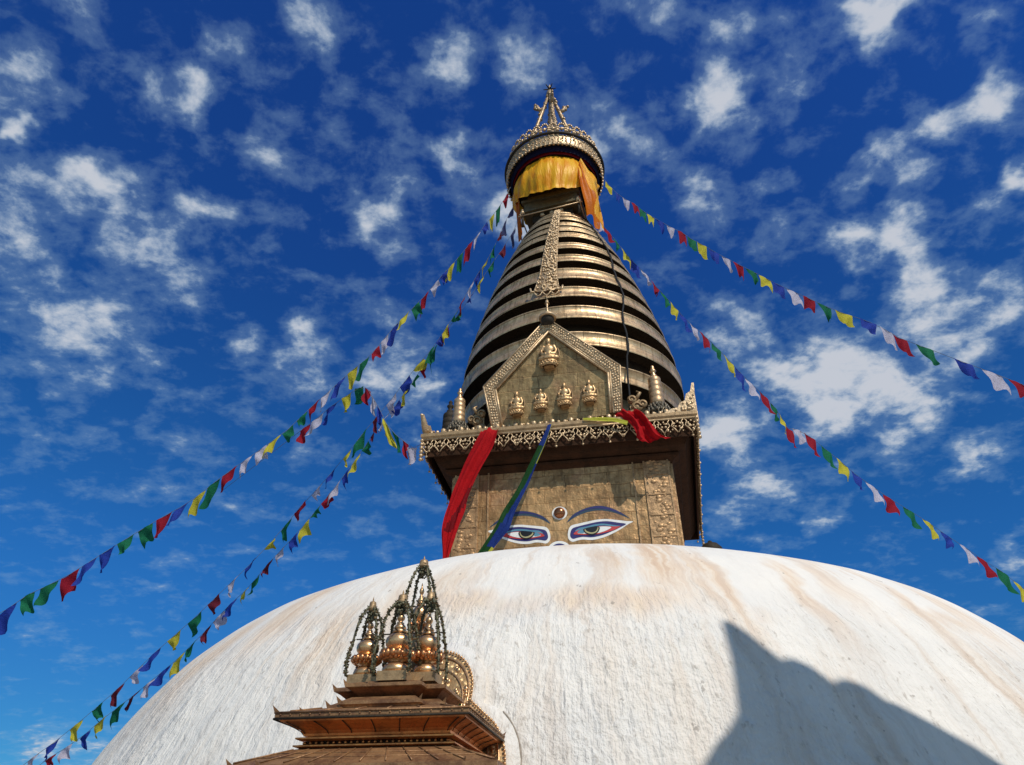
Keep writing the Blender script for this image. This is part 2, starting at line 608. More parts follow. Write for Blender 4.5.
    h = nt.math('ADD', h, nt.math('MULTIPLY', rope, 1.25))
    h = nt.math('MULTIPLY', h, nt.rng(low, 0, 1, .22, 1.0, False))
    h = nt.math('ADD', h, nt.math('MULTIPLY', nt.noise(co, 1.2, 3, .5), .9))
    nt.put(b.inputs['Normal'], nt.bump(h, .7, .06))
    return m


M_PLASTER = mat_plaster()
M_EYEW = mat_plain('eye_white_paint', (.78, .78, .76), .5, .4, .2, 6)
M_EYEB = mat_plain('eye_blue_paint', (.030, .028, .14), .45, .4, .25, 6)
M_EYED = mat_plain('brow_blue_paint', (.03, .06, .10), .45, .4, .25, 6)
M_EYER = mat_plain('eye_red_paint', (.50, .05, .05), .5, .4, .2, 6)
M_EYEC = mat_plain('eye_pale_blue_paint', (.09, .24, .34), .5, .4, .1, 6)
M_EYEK = mat_plain('iris_dark_paint', (.012, .012, .012), .35, .5, .1, 6)
M_EYEY = mat_plain('iris_rim_paint', (.42, .38, .20), .5, .4, .2, 6)
M_BROWN = mat_plain('jewel_bronze', (.30, .12, .055), .25, .6, .3, 10, 0, .8)
M_RED = mat_cloth('red_cloth', (.42, .006, .010), .8, .12, .6, 9, dark=.45)
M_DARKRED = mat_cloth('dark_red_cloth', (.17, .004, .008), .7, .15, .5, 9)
M_NAVY = mat_cloth('navy_cloth', (.007, .007, .030), .8, .1, .3)
M_BLUE = mat_cloth('blue_cloth', (.016, .040, .21), .8, .15, .6, 9, dark=.4)
M_GREENC = mat_cloth('green_cloth', (.014, .065, .018), .8, .15, .6, 9, dark=.4)
M_YELLOWC = mat_cloth('yellow_green_cloth', (.50, .50, .06), .7, .2, .25)
M_CORD = mat_plain('cord_fibre', (.16, .18, .22), .9, .2)
M_ROPE = mat_plain('black_rope', (.02, .02, .022), .8, .3)
M_LEAF = mat_plain('green_leaves', (.035, .16, .03), .6, .4, .4, 20)


def mat_satin():
    m, nt, b = new_mat('gold_satin')
    co = nt.obj()
    x, y, z = nt.sep(co)
    ang = nt.math('ARCTAN2', y, x)
    q = nt.noise(nt.comb(nt.math('MULTIPLY', ang, 5), z, 0.0), 1.4, 3, .5)
    col = nt.mix(nt.rng(q, .4, .65), (.86, .44, .022, 1), (.78, .29, .010, 1))
    nt.put(b.inputs['Base Color'], col)
    b.inputs['Roughness'].default_value = .42
    b.inputs['Specular IOR Level'].default_value = .35
    b.inputs['Specular Tint'].default_value = (1, .75, .3, 1)
    nt.put(b.inputs['Normal'], nt.bump(nt.noise(nt.comb(nt.math('MULTIPLY', ang, 9), nt.math('MULTIPLY', z, .8), 0.0), 3.0, 4, .5), .5, .06))
    tr = nt.add('ShaderNodeBsdfTranslucent')
    nt.put(tr.inputs['Color'], col)
    mx = nt.add('ShaderNodeMixShader')
    mx.inputs[0].default_value = .15
    nt.l.new(b.outputs[0], mx.inputs[1])
    nt.l.new(tr.outputs[0], mx.inputs[2])
    nt.l.new(mx.outputs[0], nt.n['Material Output'].inputs['Surface'])
    return m


M_SATIN = mat_satin()
M_ORANGE = mat_cloth('orange_satin', (.62, .15, .002), .45, .2, .4)
FLAG = {
    'r': mat_cloth('flag_red', (.36, .016, .034), .8, .38, .5, 7, print_=.5),
    'g': mat_cloth('flag_green', (.016, .18, .085), .8, .38, .5, 7, print_=.5),
    'y': mat_cloth('flag_yellow', (.66, .58, .06), .8, .38, .5, 7, print_=.5),
    'b': mat_cloth('flag_blue', (.028, .065, .40), .8, .38, .5, 7, print_=.5),
    'w': mat_cloth('flag_white', (.62, .58, .70), .8, .38, .5, 7, print_=.5),
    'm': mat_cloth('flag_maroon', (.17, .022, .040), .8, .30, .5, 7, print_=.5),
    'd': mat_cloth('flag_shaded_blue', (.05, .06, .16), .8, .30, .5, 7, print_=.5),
}


# ------------------------------------------------------------------ ground
def mat_ground():
    m, nt, b = new_mat('stone_paving')
    co = nt.obj()
    br = nt.add('ShaderNodeTexBrick')
    nt.put(br.inputs['Vector'], co)
    br.inputs['Scale'].default_value = 1.0
    br.inputs['Brick Width'].default_value = .6
    br.inputs['Row Height'].default_value = .4
    br.inputs['Mortar Size'].default_value = .012
    br.inputs['Color1'].default_value = (.30, .26, .22, 1)
    br.inputs['Color2'].default_value = (.24, .20, .17, 1)
    br.inputs['Mortar'].default_value = (.09, .08, .07, 1)
    col = nt.mix(nt.rng(nt.noise(co, .8, 5, .6), .35, .7, 0, .5), br.outputs['Color'], (.17, .14, .11, 1))
    nt.put(b.inputs['Base Color'], col)
    b.inputs['Roughness'].default_value = .85
    nt.put(b.inputs['Normal'], nt.bump(nt.math('ADD', nt.noise(co, 12, 4, .6), nt.math('MULTIPLY', br.outputs['Fac'], -.7)), .4, .02))
    return m


g = MB()
g.raw([(-1500, -1500, GROUND), (1500, -1500, GROUND), (1500, 1500, GROUND), (-1500, 1500, GROUND)], [(0, 1, 2, 3)], 0, False)
tag(g.build('ground', mat_ground(), None, I4), kind='structure')

# ------------------------------------------------------------------ STUPA
stupa = hthing('stupa', 'huge whitewashed dome crowned by a gilt painted-eyed tower, ringed spire and umbrella', 'stupa', (0, 0, GROUND))


def dome_z(r):
    q = r / 10.0
    return 5.535 - .617 * q ** 2 - .660 * q ** 4 - .897 * q ** 8


def dome_r(z):
    lo, hi = 0.0, 13.0
    for _ in range(40):
        mid = (lo + hi) / 2
        if dome_z(mid) > z:
            lo = mid
        else:
            hi = mid
    return lo


mb = MB()
prof = []
N_R = 190
for i in range(N_R + 1):
    if i < 40:
        r = 7.0 * i / 40
    else:
        t = (i - 40) / (N_R - 40)
        r = 7.0 + (12.27 - 7.0) * (1 - (1 - t) ** 1.5)
    prof.append((max(r, .001), dome_z(r)))
n_seg = 420
cols = n_seg
vs = []
for r, z in prof:
    for k in range(n_seg):
        a = 2 * PI * k / n_seg
        x, y = r * math.cos(a), r * math.sin(a)
        nz = noise.noise(Vector((x * .35, y * .35, z * .35))) * .05 + noise.noise(Vector((x * 1.1, y * 1.1, z * 1.1 + 7))) * .02 * min(1, max(0, (r - 8.3)))
        # outward normal of the profile
        s = (dome_z(r + .01) - dome_z(r)) / .01
        nn = Vector((-s * math.cos(a), -s * math.sin(a), 1)).normalized()
        vs.append(Vector((x, y, z)) + nn * nz)
fs = [(i * n_seg + k, i * n_seg + (k + 1) % n_seg, (i + 1) * n_seg + (k + 1) % n_seg, (i + 1) * n_seg + k) for i in range(len(prof) - 1) for k in range(n_seg)]
mb.raw(vs, [f[::-1] for f in fs])
dome = mb.build('dome', M_PLASTER, stupa)

# plaster hood of the niche: a lobed band standing a hand's width proud of the dome
NX = -1.2


def lobes(scale=1.0, grow=0.0, n=40):
    """trefoil half outlines: list of (x, z) from bottom left over the top to bottom right"""
    pts = []
    # right half, from bottom to top
    half = []
    for k in range(n // 2 + 1):                       # lower lobe
        a = math.radians(-25 + 85 * k / (n // 2))
        half.append((.46 + (.52 + grow) * math.cos(a), .86 + (.66 + grow) * math.sin(a) * .92))
    for k in range(n // 2 + 1):                       # upper lobe
        a = math.radians(-12 + 102 * k / (n // 2))
        half.append((0 + (.50 + grow) * math.cos(a), 1.70 + (.55 + grow) * math.sin(a)))
    # keep the outer of the two where they cross
    lo = [p for p in half[:n // 2 + 1] if not ((p[0] / (.50 + grow)) ** 2 + ((p[1] - 1.70) / (.55 + grow)) ** 2 < 1)]
    up = [p for p in half[n // 2 + 1:] if p[1] > lo[-1][1] - .02]
    right = lo + up
    out = [(NX + q[0] * scale, q[1]) for q in right]
    left = [(NX - q[0] * scale, q[1]) for q in right[::-1]]
    return out + left[1:]


def on_dome(x, z, off):
    r = dome_r(z)
    return Vector((x, -math.sqrt(max(r * r - x * x, 0)) - off, z))


def lobed_band(mb, outl, off, back, mi=0, rows=10):
    cx, cz = NX, 1.0
    n = len(outl)
    vs = []
    for j in range(rows + 1):
        s = j / rows
        for (x, z) in outl:
            xx, zz_ = cx + (x - cx) * s, cz + (z - cz) * s
            vs.append(on_dome(xx, zz_, off if j < rows else off * .75))
    for (x, z) in outl:
        vs.append(on_dome(x, z, -back))
    fs = []
    for j in range(rows + 1):
        for k in range(n - 1):
            fs.append((j * n + k, j * n + k + 1, (j + 1) * n + k + 1, (j + 1) * n + k))
    mb.raw(vs, fs, mi, True)


mb = MB()
OUTH = lobes(1.0, .15)
lobed_band(mb, OUTH, .085, .1)
hood = mb.build('niche_hood', M_PLASTER, dome)
mb = MB()
jn = OUTH[:int(len(OUTH) * .24)]
mb.tube([on_dome(x + .012, z + .006, .012) for x, z in jn], [.015 + .009 * noise.noise(Vector((x * 9, z * 9, 2))) - .008 * (i / len(jn)) for i, (x, z) in enumerate(jn)], 0, 6)
mb.build('shadow_gap_joint', mat_plain('joint_shade', (.36, .31, .26), .95, .1, .6, 14), dome)  # dark tube for the joint crack, the shadow gap put into its colour

# --- harmika (square eyed block)
HX = -.22
WT, WB = 9.02, 5.0
mb = MB()
mb.box((HX, 0, (WT + WB) / 2), (6.04, 6.1, WT - WB))
harm = mb.build('harmika_wall', M_WALL, stupa)
FY = -3.05
# moulded corner pilasters
for sgn in (-1, 1):
    mb = MB()
    x0 = HX + sgn * 2.62
    mb.box((x0, FY - .008, (WT + WB) / 2), (.70, .03, WT - WB - .01))
    for xx in (x0 - .32, x0 + .32, x0 - .62 * sgn):
        mb.box((xx, FY - .015, (WT + WB) / 2), (.045, .05, WT - WB - .02))
    for k in range(26):
        zz_ = 6.1 + k * .115
        for q in range(3):
            mb.ball((x0 + random.uniform(-.22, .22), FY - .02, zz_ + random.uniform(-.05, .05)), random.uniform(.035, .075), 0, 2, (1.2, .40, .9))
    for k in range(5):
        mb.box((x0, FY - .02, 6.2 + k * .58), (.62, .05, .035))
    mb.build('pilaster', M_ORN, harm)
    for s2 in (-1, 1):
        mb = MB()
        mb.box((HX + sgn * 3.03, s2 * 2.62, (WT + WB) / 2), (.08, .7, WT - WB - .03))
        mb.build('pilaster', M_ORN, harm)


def poly_px(pts, ox, oy, sc, y=FY):
    out = []
    for (a, b) in pts:
        p = at(ox + a / sc, oy + b / sc, y)
        out.append((p.x, p.z))
    return out


FCX = -.31                                             # middle of the painted face


def paint(name, layers, mirror, parent):
    """flat painted shapes, each a few millimetres above the one below"""
    mb = MB()
    mats = []
    for i, (poly, m) in enumerate(layers):
        if m not in mats:
            mats.append(m)
        q = [(2 * FCX - p[0], p[1]) for p in poly] if mirror else poly
        y = FY - .004 - .004 * i
        n = len(q)
        cx = sum(p[0] for p in q) / n
        cz = sum(p[1] for p in q) / n
        mb.raw([(p[0], y, p[1]) for p in q], [tuple(range(n))], mats.index(m), False)
    return mb.build(name, mats, parent)


def smooth_closed(pts, k=4):
    out = []
    n = len(pts)
    for i in range(n):
        p0, p1, p2, p3 = pts[i - 1], pts[i], pts[(i + 1) % n], pts[(i + 2) % n]
        for j in range(k):
            t = j / k
            out.append(tuple(.5 * ((2 * p1[c]) + (-p0[c] + p2[c]) * t + (2 * p0[c] - 5 * p1[c] + 4 * p2[c] - p3[c]) * t * t + (-p0[c] + 3 * p1[c] - 3 * p2[c] + p3[c]) * t ** 3) for c in (0, 1)))
    return out


def E6(pts, k=4):
    return smooth_closed(poly_px(pts, 550, 400, 4.5), k)


eye_w = E6([(82, 590), (95, 566), (130, 556), (175, 546), (215, 538), (260, 536), (310, 541), (345, 545), (374, 547), (350, 560), (325, 577), (290, 597), (240, 619), (190, 630), (150, 628), (125, 632), (100, 638), (82, 622)])
eye_b = E6([(92, 597), (102, 578), (135, 567), (180, 556), (220, 548), (262, 546), (305, 552), (342, 558), (318, 572), (285, 588), (240, 607), (190, 618), (150, 616), (125, 620), (104, 625), (92, 615)])
eye_g = E6([(112, 592), (130, 577), (165, 570), (200, 561), (240, 557), (285, 563), (318, 568), (285, 570), (240, 565), (200, 569), (165, 577), (135, 586)])
eye_r = E6([(106, 604), (125, 588), (160, 580), (200, 572), (240, 568), (290, 570), (318, 569), (290, 585), (250, 597), (205, 606), (165, 608), (130, 607)])
eye_s = E6([(124, 600), (138, 588), (165, 581), (200, 574), (240, 570), (275, 573), (262, 584), (235, 595), (205, 602), (165, 604)])
eye_c = E6([(124, 598), (134, 587), (150, 584), (152, 600)])
eye_c2 = E6([(222, 574), (245, 571), (268, 573), (250, 578), (225, 583)])
iris_o = E6([(152, 582), (185, 576), (221, 572), (222, 588), (210, 602), (190, 609), (168, 605), (154, 595)])
iris_y = E6([(158, 583), (187, 577), (216, 574), (216, 588), (206, 599), (189, 604), (171, 601), (159, 593)])
iris_k0 = E6([(165, 582), (187, 577), (210, 575), (209, 587), (201, 595), (188, 598), (175, 595), (166, 590)])
kx = sum(p[0] for p in iris_k0) / len(iris_k0)
kz = sum(p[1] for p in iris_k0) / len(iris_k0)
iris_k = [(kx + (p[0] - kx) * 1.13, kz + (p[1] - kz) * 1.13 + .012) for p in iris_k0]
for mir in (False, True):
    paint('eye', [(eye_w, M_EYEW), (eye_b, M_EYEB), (eye_g, M_EYEC), (eye_r, M_EYER), (eye_s, M_EYEW), (eye_c, M_EYEC), (iris_o, M_EYEK), (iris_y, M_EYEY), (iris_k, M_EYEK)], mir, harm)
    bro = E6([(76, 552), (92, 528), (115, 508), (160, 487), (210, 476), (258, 481), (310, 501), (360, 533), (330, 522), (275, 503), (215, 497), (160, 507), (112, 528)])
    bro_b = E6([(90, 536), (115, 512), (160, 490), (210, 478), (258, 483), (305, 501), (340, 520), (270, 495), (213, 488), (160, 496), (118, 516)])
    bro_l = E6([(80, 549), (112, 524), (160, 502), (215, 492), (275, 498), (330, 518), (275, 501), (215, 495), (160, 505), (114, 527)])
    paint('eyebrow', [(bro, M_EYED), (bro_b, M_EYEB)], mir, harm)
jc = at(559.6, 513.2, FY)
mb = MB()
ring = [(jc.x + .205 * math.cos(a * PI / 16), jc.z + .19 * math.sin(a * PI / 16)) for a in range(32)]
mb.raw([(p[0], FY - .006, p[1]) for p in ring], [tuple(range(32))], 0, False)
mb.ball((jc.x, FY - .02, jc.z), .155, 1, 3, (1, .75, 1))
mb.build('forehead_jewel', [M_EYEW, M_BROWN], harm)
nc = at(559, 545.5, FY)
mb = MB()
for rr, mi, yy in ((1.0, 0, .004), (.72, 1, .009), (.45, 0, .014)):
    mb.raw([(nc.x + .30 * rr * math.cos(a * PI / 16), FY - yy, nc.z - .12 + .24 * rr * math.sin(a * PI / 16)) for a in range(32)], [tuple(range(32))], mi, False)
mb.build('nose_curl', [M_EYEW, M_EYEB], harm)

# --- cornice
CH = 3.78
mb = MB()


def skew(p):
    if p.x > HX:
        return Vector((p.x + max(0, p.y + 3.84) * .075 * (p.x - HX) / 3.84, p.y, p.z))
    return p


def sq_loop(mb, levels, cx, mi=0, cy=0):
    """square loft: levels of (half, z)"""
    vs = []
    for h, z in levels:
        vs += [(cx - h, cy - h, z), (cx + h, cy - h, z), (cx + h, cy + h, z), (cx - h, cy + h, z)]
    fs = []
    for i in range(len(levels) - 1):
        for k in range(4):
            fs.append((i * 4 + k, i * 4 + (k + 1) % 4, (i + 1) * 4 + (k + 1) % 4, (i + 1) * 4 + k))
    mb.raw(vs, fs, mi, False)


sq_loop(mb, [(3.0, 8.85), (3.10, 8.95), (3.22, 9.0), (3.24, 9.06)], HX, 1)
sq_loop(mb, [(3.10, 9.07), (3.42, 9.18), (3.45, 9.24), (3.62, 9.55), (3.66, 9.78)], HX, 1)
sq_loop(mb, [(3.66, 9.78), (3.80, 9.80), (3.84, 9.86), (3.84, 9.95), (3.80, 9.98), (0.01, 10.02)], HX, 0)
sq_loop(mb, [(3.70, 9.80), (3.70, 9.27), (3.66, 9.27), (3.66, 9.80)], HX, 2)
mb.v = [tuple(skew(Vector(q))) for q in mb.v]
corn = mb.build('cornice', [M_DULL, M_WOODD, M_WOODD], stupa)


def side_xf(k):
    """position along the side -> monument frame; k = 0 front, 1 right, 2 back, 3 left"""
    a = k * PI / 2
    R = Matrix.Rotation(a, 3, 'Z')
    return lambda s, out, z: skew(Vector((HX, 0, 0)) + R @ Vector((s, -out, z)))


for k in range(4):
    xf = side_xf(k)
    mb = MB()
    n = 21
    for i in range(n):
        s = -3.64 + 7.28 * i / (n - 1)
        miss = random.random() < .1
        for q in range(5):
            a = q * 2 * PI / 5 + .3
            mb.ball(xf(s + .085 * math.cos(a), 3.79, 9.60 + .085 * math.sin(a)), random.uniform(.030, .042), 0, 1, (1, .6, 1))
        for q in range(4 if miss else 9):
            mb.ball(xf(s + random.uniform(-.17, .17), 3.79, 9.46 + random.uniform(-.08, .2)), random.uniform(.022, .040), 0, 1, (1, .6, 1))
        for sg in (-1, 1):
            mb.tube([xf(s + sg * .17, 3.79, 9.76), xf(s + sg * .11, 3.79, 9.68), xf(s + sg * .16, 3.79, 9.56), xf(s + sg * .07, 3.79, 9.45), xf(s + sg * .01, 3.79, 9.36)], .018, 0, 5)
        if not miss and i % 2 == 0:
            mb.tube([xf(s, 3.79, 9.36), xf(s, 3.79, 9.26)], .006, 0, 4)
            mb.ball(xf(s, 3.79, 9.23), .040, 0, 1, (1, .5, 1.0))
    mb.tube([xf(-3.8, 3.79, 9.775), xf(3.8, 3.79, 9.775)], .03, 0, 6)
    mb.build('fringe', M_ORN2, corn)
    mb = MB()
    n = 44
    for i in range(n):
        s = -3.74 + 7.48 * i / (n - 1)
        hgt = .055 + .03 * ((i % 3) == 0)
        mb.ball(xf(s, 3.72, 10.0 + hgt * .7), hgt, 0, 1, (1, .6, 1.25))
        mb.ball(xf(s + .05, 3.66, 10.02 + random.uniform(0, .08)), .04, 0, 1)
    mb.build('cresting', M_ORN2, corn)
for k in range(4):
    xf = side_xf(k)
    mb = MB()
    if k == 3:                                  # front left: curling makara head
        P = [xf(3.55, 3.70, 10.02), xf(3.72, 3.72, 10.16), xf(3.86, 3.74, 10.20), xf(3.95, 3.76, 10.34), xf(4.02, 3.78, 10.46), xf(4.10, 3.80, 10.44)]
        mb.tube(P, [.15, .14, .10, .08, .06, .03], 0, 8)
        mb.tube([xf(3.60, 3.7, 10.05), xf(3.56, 3.7, 10.30), xf(3.48, 3.7, 10.42)], [.10, .07, .02], 0, 7)
        mb.tube([xf(3.30, 3.7, 10.05), xf(3.32, 3.7, 10.28), xf(3.42, 3.7, 10.36)], [.10, .08, .02], 0, 7)
        for q in range(14):
            mb.ball(xf(3.4 + random.random() * .5, 3.72, 10.05 + random.random() * .16), .055, 0, 1)
    else:                                       # upswept flame leaf
        a, b = (3.74, 3.74)
        vs = []
        outline = [(-.75, 0), (-.55, .12), (-.38, .14), (-.30, .30), (-.16, .36), (-.10, .58), (.02, .66), (.10, .95), (.16, .95), (.13, .5), (.12, 0), (.12, -.35), (0, -.3)]
        for off in (-.035, .035):
            vs += [xf(a + p[0], b + off, 10.0 + p[1] * .95) for p in outline]
        n = len(outline)
        mb.raw(vs, [tuple(range(n)), tuple(range(n, 2 * n))[::-1]] + [(i, n + i, n + (i + 1) % n, (i + 1) % n) for i in range(n)], 0, False)
        for q in range(22):
            i = random.randrange(0, 9)
            p = outline[i]
            f = random.random() * .8
            s0 = a + p[0] * f
            mb.ball(xf(s0, b + .03, 10.0 + p[1] * .9 * f + .05), random.uniform(.035, .06), 0, 1)
    mb.build('corner_ornament', M_ORN2, corn)
    # string of pendants down the corner of the fringe
    mb = MB()
    mb.tube([xf(3.80, 3.80, 9.8), xf(3.80, 3.80, 9.1)], .02, 0, 5)
    for q in range(6):
        mb.ball(xf(3.80, 3.80, 9.75 - q * .12), .06, 0, 1)
    mb.build('pendant_string', M_ORN2, corn)

# --- pediment (leaning gilt shield with a beaded frame)
PB, PT = -3.62, -4.42


def ped(px, py, off=0.0):
    """monument point on the leaning plane of the pediment"""
    y = PB
    for _ in range(6):
        p = at(px, py, y - off)
        t = (p.z - 10.0) / 3.9
        y = PB + (PT - PB) * t
    return at(px, py, y - off)


outer = [ped(493, 430), ped(484, 388), ped(547, 320), ped(620, 367), ped(622, 413)]
inner = [ped(503, 428), ped(496, 391), ped(548.5, 333), ped(608, 374), ped(611, 414)]
mb = MB()
n = 5
back = [p + Vector((0, .16, 0)) for p in outer]
mb.raw(outer + back, [tuple(range(5)), tuple(range(5, 10))[::-1]] + [(i, 5 + i, 5 + (i + 1) % 5, (i + 1) % 5) for i in range(5)], 0, False)
# stays behind it, down to the block
for xx in (-1.4, .8):
    mb.tube([(xx, PB + .1, 11.6), (xx, PB + .5, 10.05)], .04, 0, 6)
pedi = mb.build('pediment', M_PED, stupa)
mb = MB()
F = Vector((0, -.07, 0))
for i in range(4):
    o0, o1, i0, i1 = outer[i], outer[i + 1], inner[i], inner[i + 1]
    o0, o1 = o0 + Vector((0, -.003, 0)), o1 + Vector((0, -.003, 0))
    mb.raw([o0 + F, o1 + F, i1 + F, i0 + F, o0, o1, i1, i0], [(0, 1, 2, 3), (0, 4, 5, 1), (3, 2, 6, 7)], 0, False)
    L = (o1 - o0).length
    for e0, e1, rr in ((o0, o1, .028), (i0, i1, .036), (o0.lerp(i0, .82), o1.lerp(i1, .82), .018)):
        mb.tube([e0 + F, e1 + F], rr, 0, 6)
    k = int(L / .085)
    for j in range(k):
        t = (j + .5) / k
        for s in (.2, .42, .62):
            p = (o0.lerp(o1, t)).lerp(i0.lerp(i1, t), s + random.uniform(-.05, .05)) + F
            mb.ball(p, random.uniform(.028, .05), 0, 1, (1, .7, 1))
mb.build('beaded_frame', M_ORN2, pedi)
# small umbrella knop on its apex
ap = ped(547.5, 318)
mb = MB()
mb.lathe([(.001, .40), (.03, .38), (.05, .33), (.03, .29), (.055, .25), (.03, .21), (.04, .17), (.12, .14), (.24, .07), (.27, 0), (.26, -.03), (.20, -.03), (.001, .0)], (ap.x, ap.y, ap.z), 24)
mb.lathe([(.001, .62), (.02, .58), (.035, .5), (.02, .42), (.03, .36)], (ap.x, ap.y, ap.z), 12)
mb.lathe([(.19, -.03), (.20, -.28), (.001, -.30)], (ap.x, ap.y, ap.z), 20, 1)
mb.build('apex_knop', [M_ORN2, M_DARK], pedi)

# --- lotus drum below the rings
mb = MB()
mb.lathe([(3.2, 10.02), (3.25, 10.3), (3.05, 10.5), (3.1, 10.9), (3.15, 11.3), (2.6, 11.5)], n=64)
mb.build('spire_drum', M_DULL, stupa)

# --- the thirteen rings
RB = [(11.50, 3.68), (12.62, 3.82), (13.79, 3.72), (14.87, 3.52), (15.90, 3.27), (16.98, 2.98), (17.91, 2.69), (18.80, 2.40), (19.36, 2.18), (19.90, 1.96), (20.46, 1.74), (20.96, 1.50), (21.36, 1.28)]
RT = [(12.02, 3.74), (13.16, 3.80), (14.38, 3.61), (15.40, 3.39), (16.50, 3.11), (17.42, 2.85), (18.33, 2.55), (19.16, 2.26), (19.72, 2.03), (20.24, 1.80), (20.80, 1.57), (21.22, 1.36), (21.60, 1.12)]
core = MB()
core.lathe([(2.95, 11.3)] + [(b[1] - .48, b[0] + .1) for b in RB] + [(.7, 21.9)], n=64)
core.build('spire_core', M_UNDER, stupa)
for i, ((zb, rb), (zt, rt)) in enumerate(zip(RB, RT)):
    mb = MB()

    def wob(a, z, i=i):
        return 1 + .0035 * noise.noise(Vector((math.cos(a) * 3, math.sin(a) * 3, i * 2.1)))
    w = .55
    zm = (zb + zt) / 2
    mb.lathe([(rb, zb), (rb + .012, zb + .03), (rb + .012, zb + .06), (rb - .004, zb + .07), ((rb + rt) / 2 + .002, zm), (rt + .012, zt - .06), (rt + .03, zt - .05), (rt + .03, zt - .012), (rt - .02, zt)], n=112, wob=wob)
    mb.lathe([(rt - .02, zt), (max(rt - w, .5), zt + .05)], n=112, wob=wob)
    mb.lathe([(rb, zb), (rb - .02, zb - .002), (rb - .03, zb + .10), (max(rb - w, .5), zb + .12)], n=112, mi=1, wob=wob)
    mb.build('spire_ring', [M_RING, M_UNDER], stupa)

# --- square neck under the umbrella
NB = Matrix.Rotation(-math.radians(8), 3, 'Z')
mb = MB()
for h, z0, z1, mi in ((.85, 21.6, 22.05, 1), (1.18, 22.0, 22.10, 0), (1.12, 22.1, 22.55, 0), (1.22, 22.55, 22.68, 0), (.9, 22.68, 24.2, 1), (1.0, 22.95, 23.05, 0)):
    mb.box((-.12, 0, (z0 + z1) / 2), (2 * h, 2 * h, z1 - z0), mi, NB)
for s in (-1, 1):
    for t in (-1, 1):
        q = NB @ Vector((s * 1.18, t * 1.18, 0))
        mb.tube([(q.x - .12, q.y, 21.15), (q.x - .12, q.y, 22.0)], .06, 1, 6)
        mb.ball((q.x - .12, q.y, 21.95), .11, 2, 2)
        mb.ball((q.x - .12, q.y, 22.10), .07, 2, 2)
for k in range(4):
    R = Matrix.Rotation(k * PI / 2, 3, 'Z')
    a, b = NB @ (R @ Vector((-1.35, -1.25, 0))), NB @ (R @ Vector((1.35, -1.25, 0)))
    mb.tube([(a.x - .12, a.y, 21.72), (b.x - .12, b.y, 21.72)], .028, 2, 6)
    for j in range(12):
        q = NB @ (R @ Vector((-.95 + j * .17, -1.15, 0)))
        mb.ball((q.x - .12, q.y, 22.62 + .03 * (j % 2)), .055, 2, 1)
    for j in range(3):
        q = NB @ (R @ Vector((-.4 + j * .4, -.92, 0)))
        mb.ball((q.x - .12, q.y, 21.85), .11, 2, 2)
mb.build('umbrella_neck', [gilt('blackened_neck_boards', (.14, .11, .055), (.05, .045, .03), .5, .35, 5, .6, .4, 60), M_DARK, M_ORN2], stupa)

# --- umbrella canopy
UX = -.12
mb = MB()
mb.lathe([(.8, 24.70), (2.1, 24.78), (2.16, 25.36), (1.9, 25.46), (1.2, 26.1), (.5, 26.6), (.001, 26.9)], (UX, 0, 0), 96, 1)
mb.tube([(UX + 2.30 * math.cos(a * 2 * PI / 96), 2.30 * math.sin(a * 2 * PI / 96), 25.40) for a in range(96)], .065, 1, 8, True)
mb.v = [(UX + (x - UX) * .955, y * .955, z + (.0)) for x, y, z in mb.v]
canopy = mb.build('umbrella_canopy', [M_DULL, M_DARK], stupa)
mb = MB()
n = 72
mb.lathe([(2.20, 24.76), (2.24, 24.84), (2.22, 25.05), (2.25, 25.34)], (UX, 0, 0), 96)
mb.lathe([(2.16, 24.76), (2.17, 25.34)], (UX, 0, 0), 96, 1)
for i in range(n):
    a = i * 2 * PI / n
    cs, sn = math.cos(a), math.sin(a)
    mb.ball((UX + 2.22 * cs, 2.22 * sn, 24.74), .07, 0, 1)
    for q in range(5):
        aa = a + random.uniform(-.03, .03)
        z = 24.85 + q * .10
        mb.ball((UX + 2.24 * math.cos(aa), 2.24 * math.sin(aa), z), random.uniform(.03, .055), 0, 1)
mb.v = [(UX + (x - UX) * .955, y * .955, z + (.0)) for x, y, z in mb.v]
mb.build('umbrella_fringe', [M_ORN2, M_DARK], canopy)
mb = MB()
n = 34
mb.lathe([(2.20, 25.46), (2.24, 25.52), (2.2, 25.60), (2.14, 25.62)], (UX, 0, 0), 96)
mb.tube([(UX + 2.12 * math.cos(a * 2 * PI / 96), 2.12 * math.sin(a * 2 * PI / 96), 25.86) for a in range(96)], .03, 0, 6, True)
for i in range(n):
    a = i * 2 * PI / n
    T = Vector((-math.sin(a), math.cos(a), 0))
    c = Vector((UX + 2.12 * math.cos(a), 2.12 * math.sin(a), 25.80))
    for q in range(9):
        w = -PI * .15 + q * PI * 1.3 / 8
        mb.ball(c + T * .17 * math.cos(w) + Vector((0, 0, .06 + .24 * math.sin(w))), .055, 0, 1)
    mb.ball(c + Vector((0, 0, .02)), .085, 0, 1)
    mb.ball(c + T * .19 + Vector((0, 0, -.04)), .06, 0, 1)
mb.v = [(UX + (x - UX) * .955, y * .955, z + ((z - 25.5) * .35)) for x, y, z in mb.v]
mb.build('umbrella_crown', M_ORN2, canopy)

M_STAY = gilt('weathered_stay', (.44, .31, .18), (.12, .085, .05), .45, .5, 5, .8, .4)
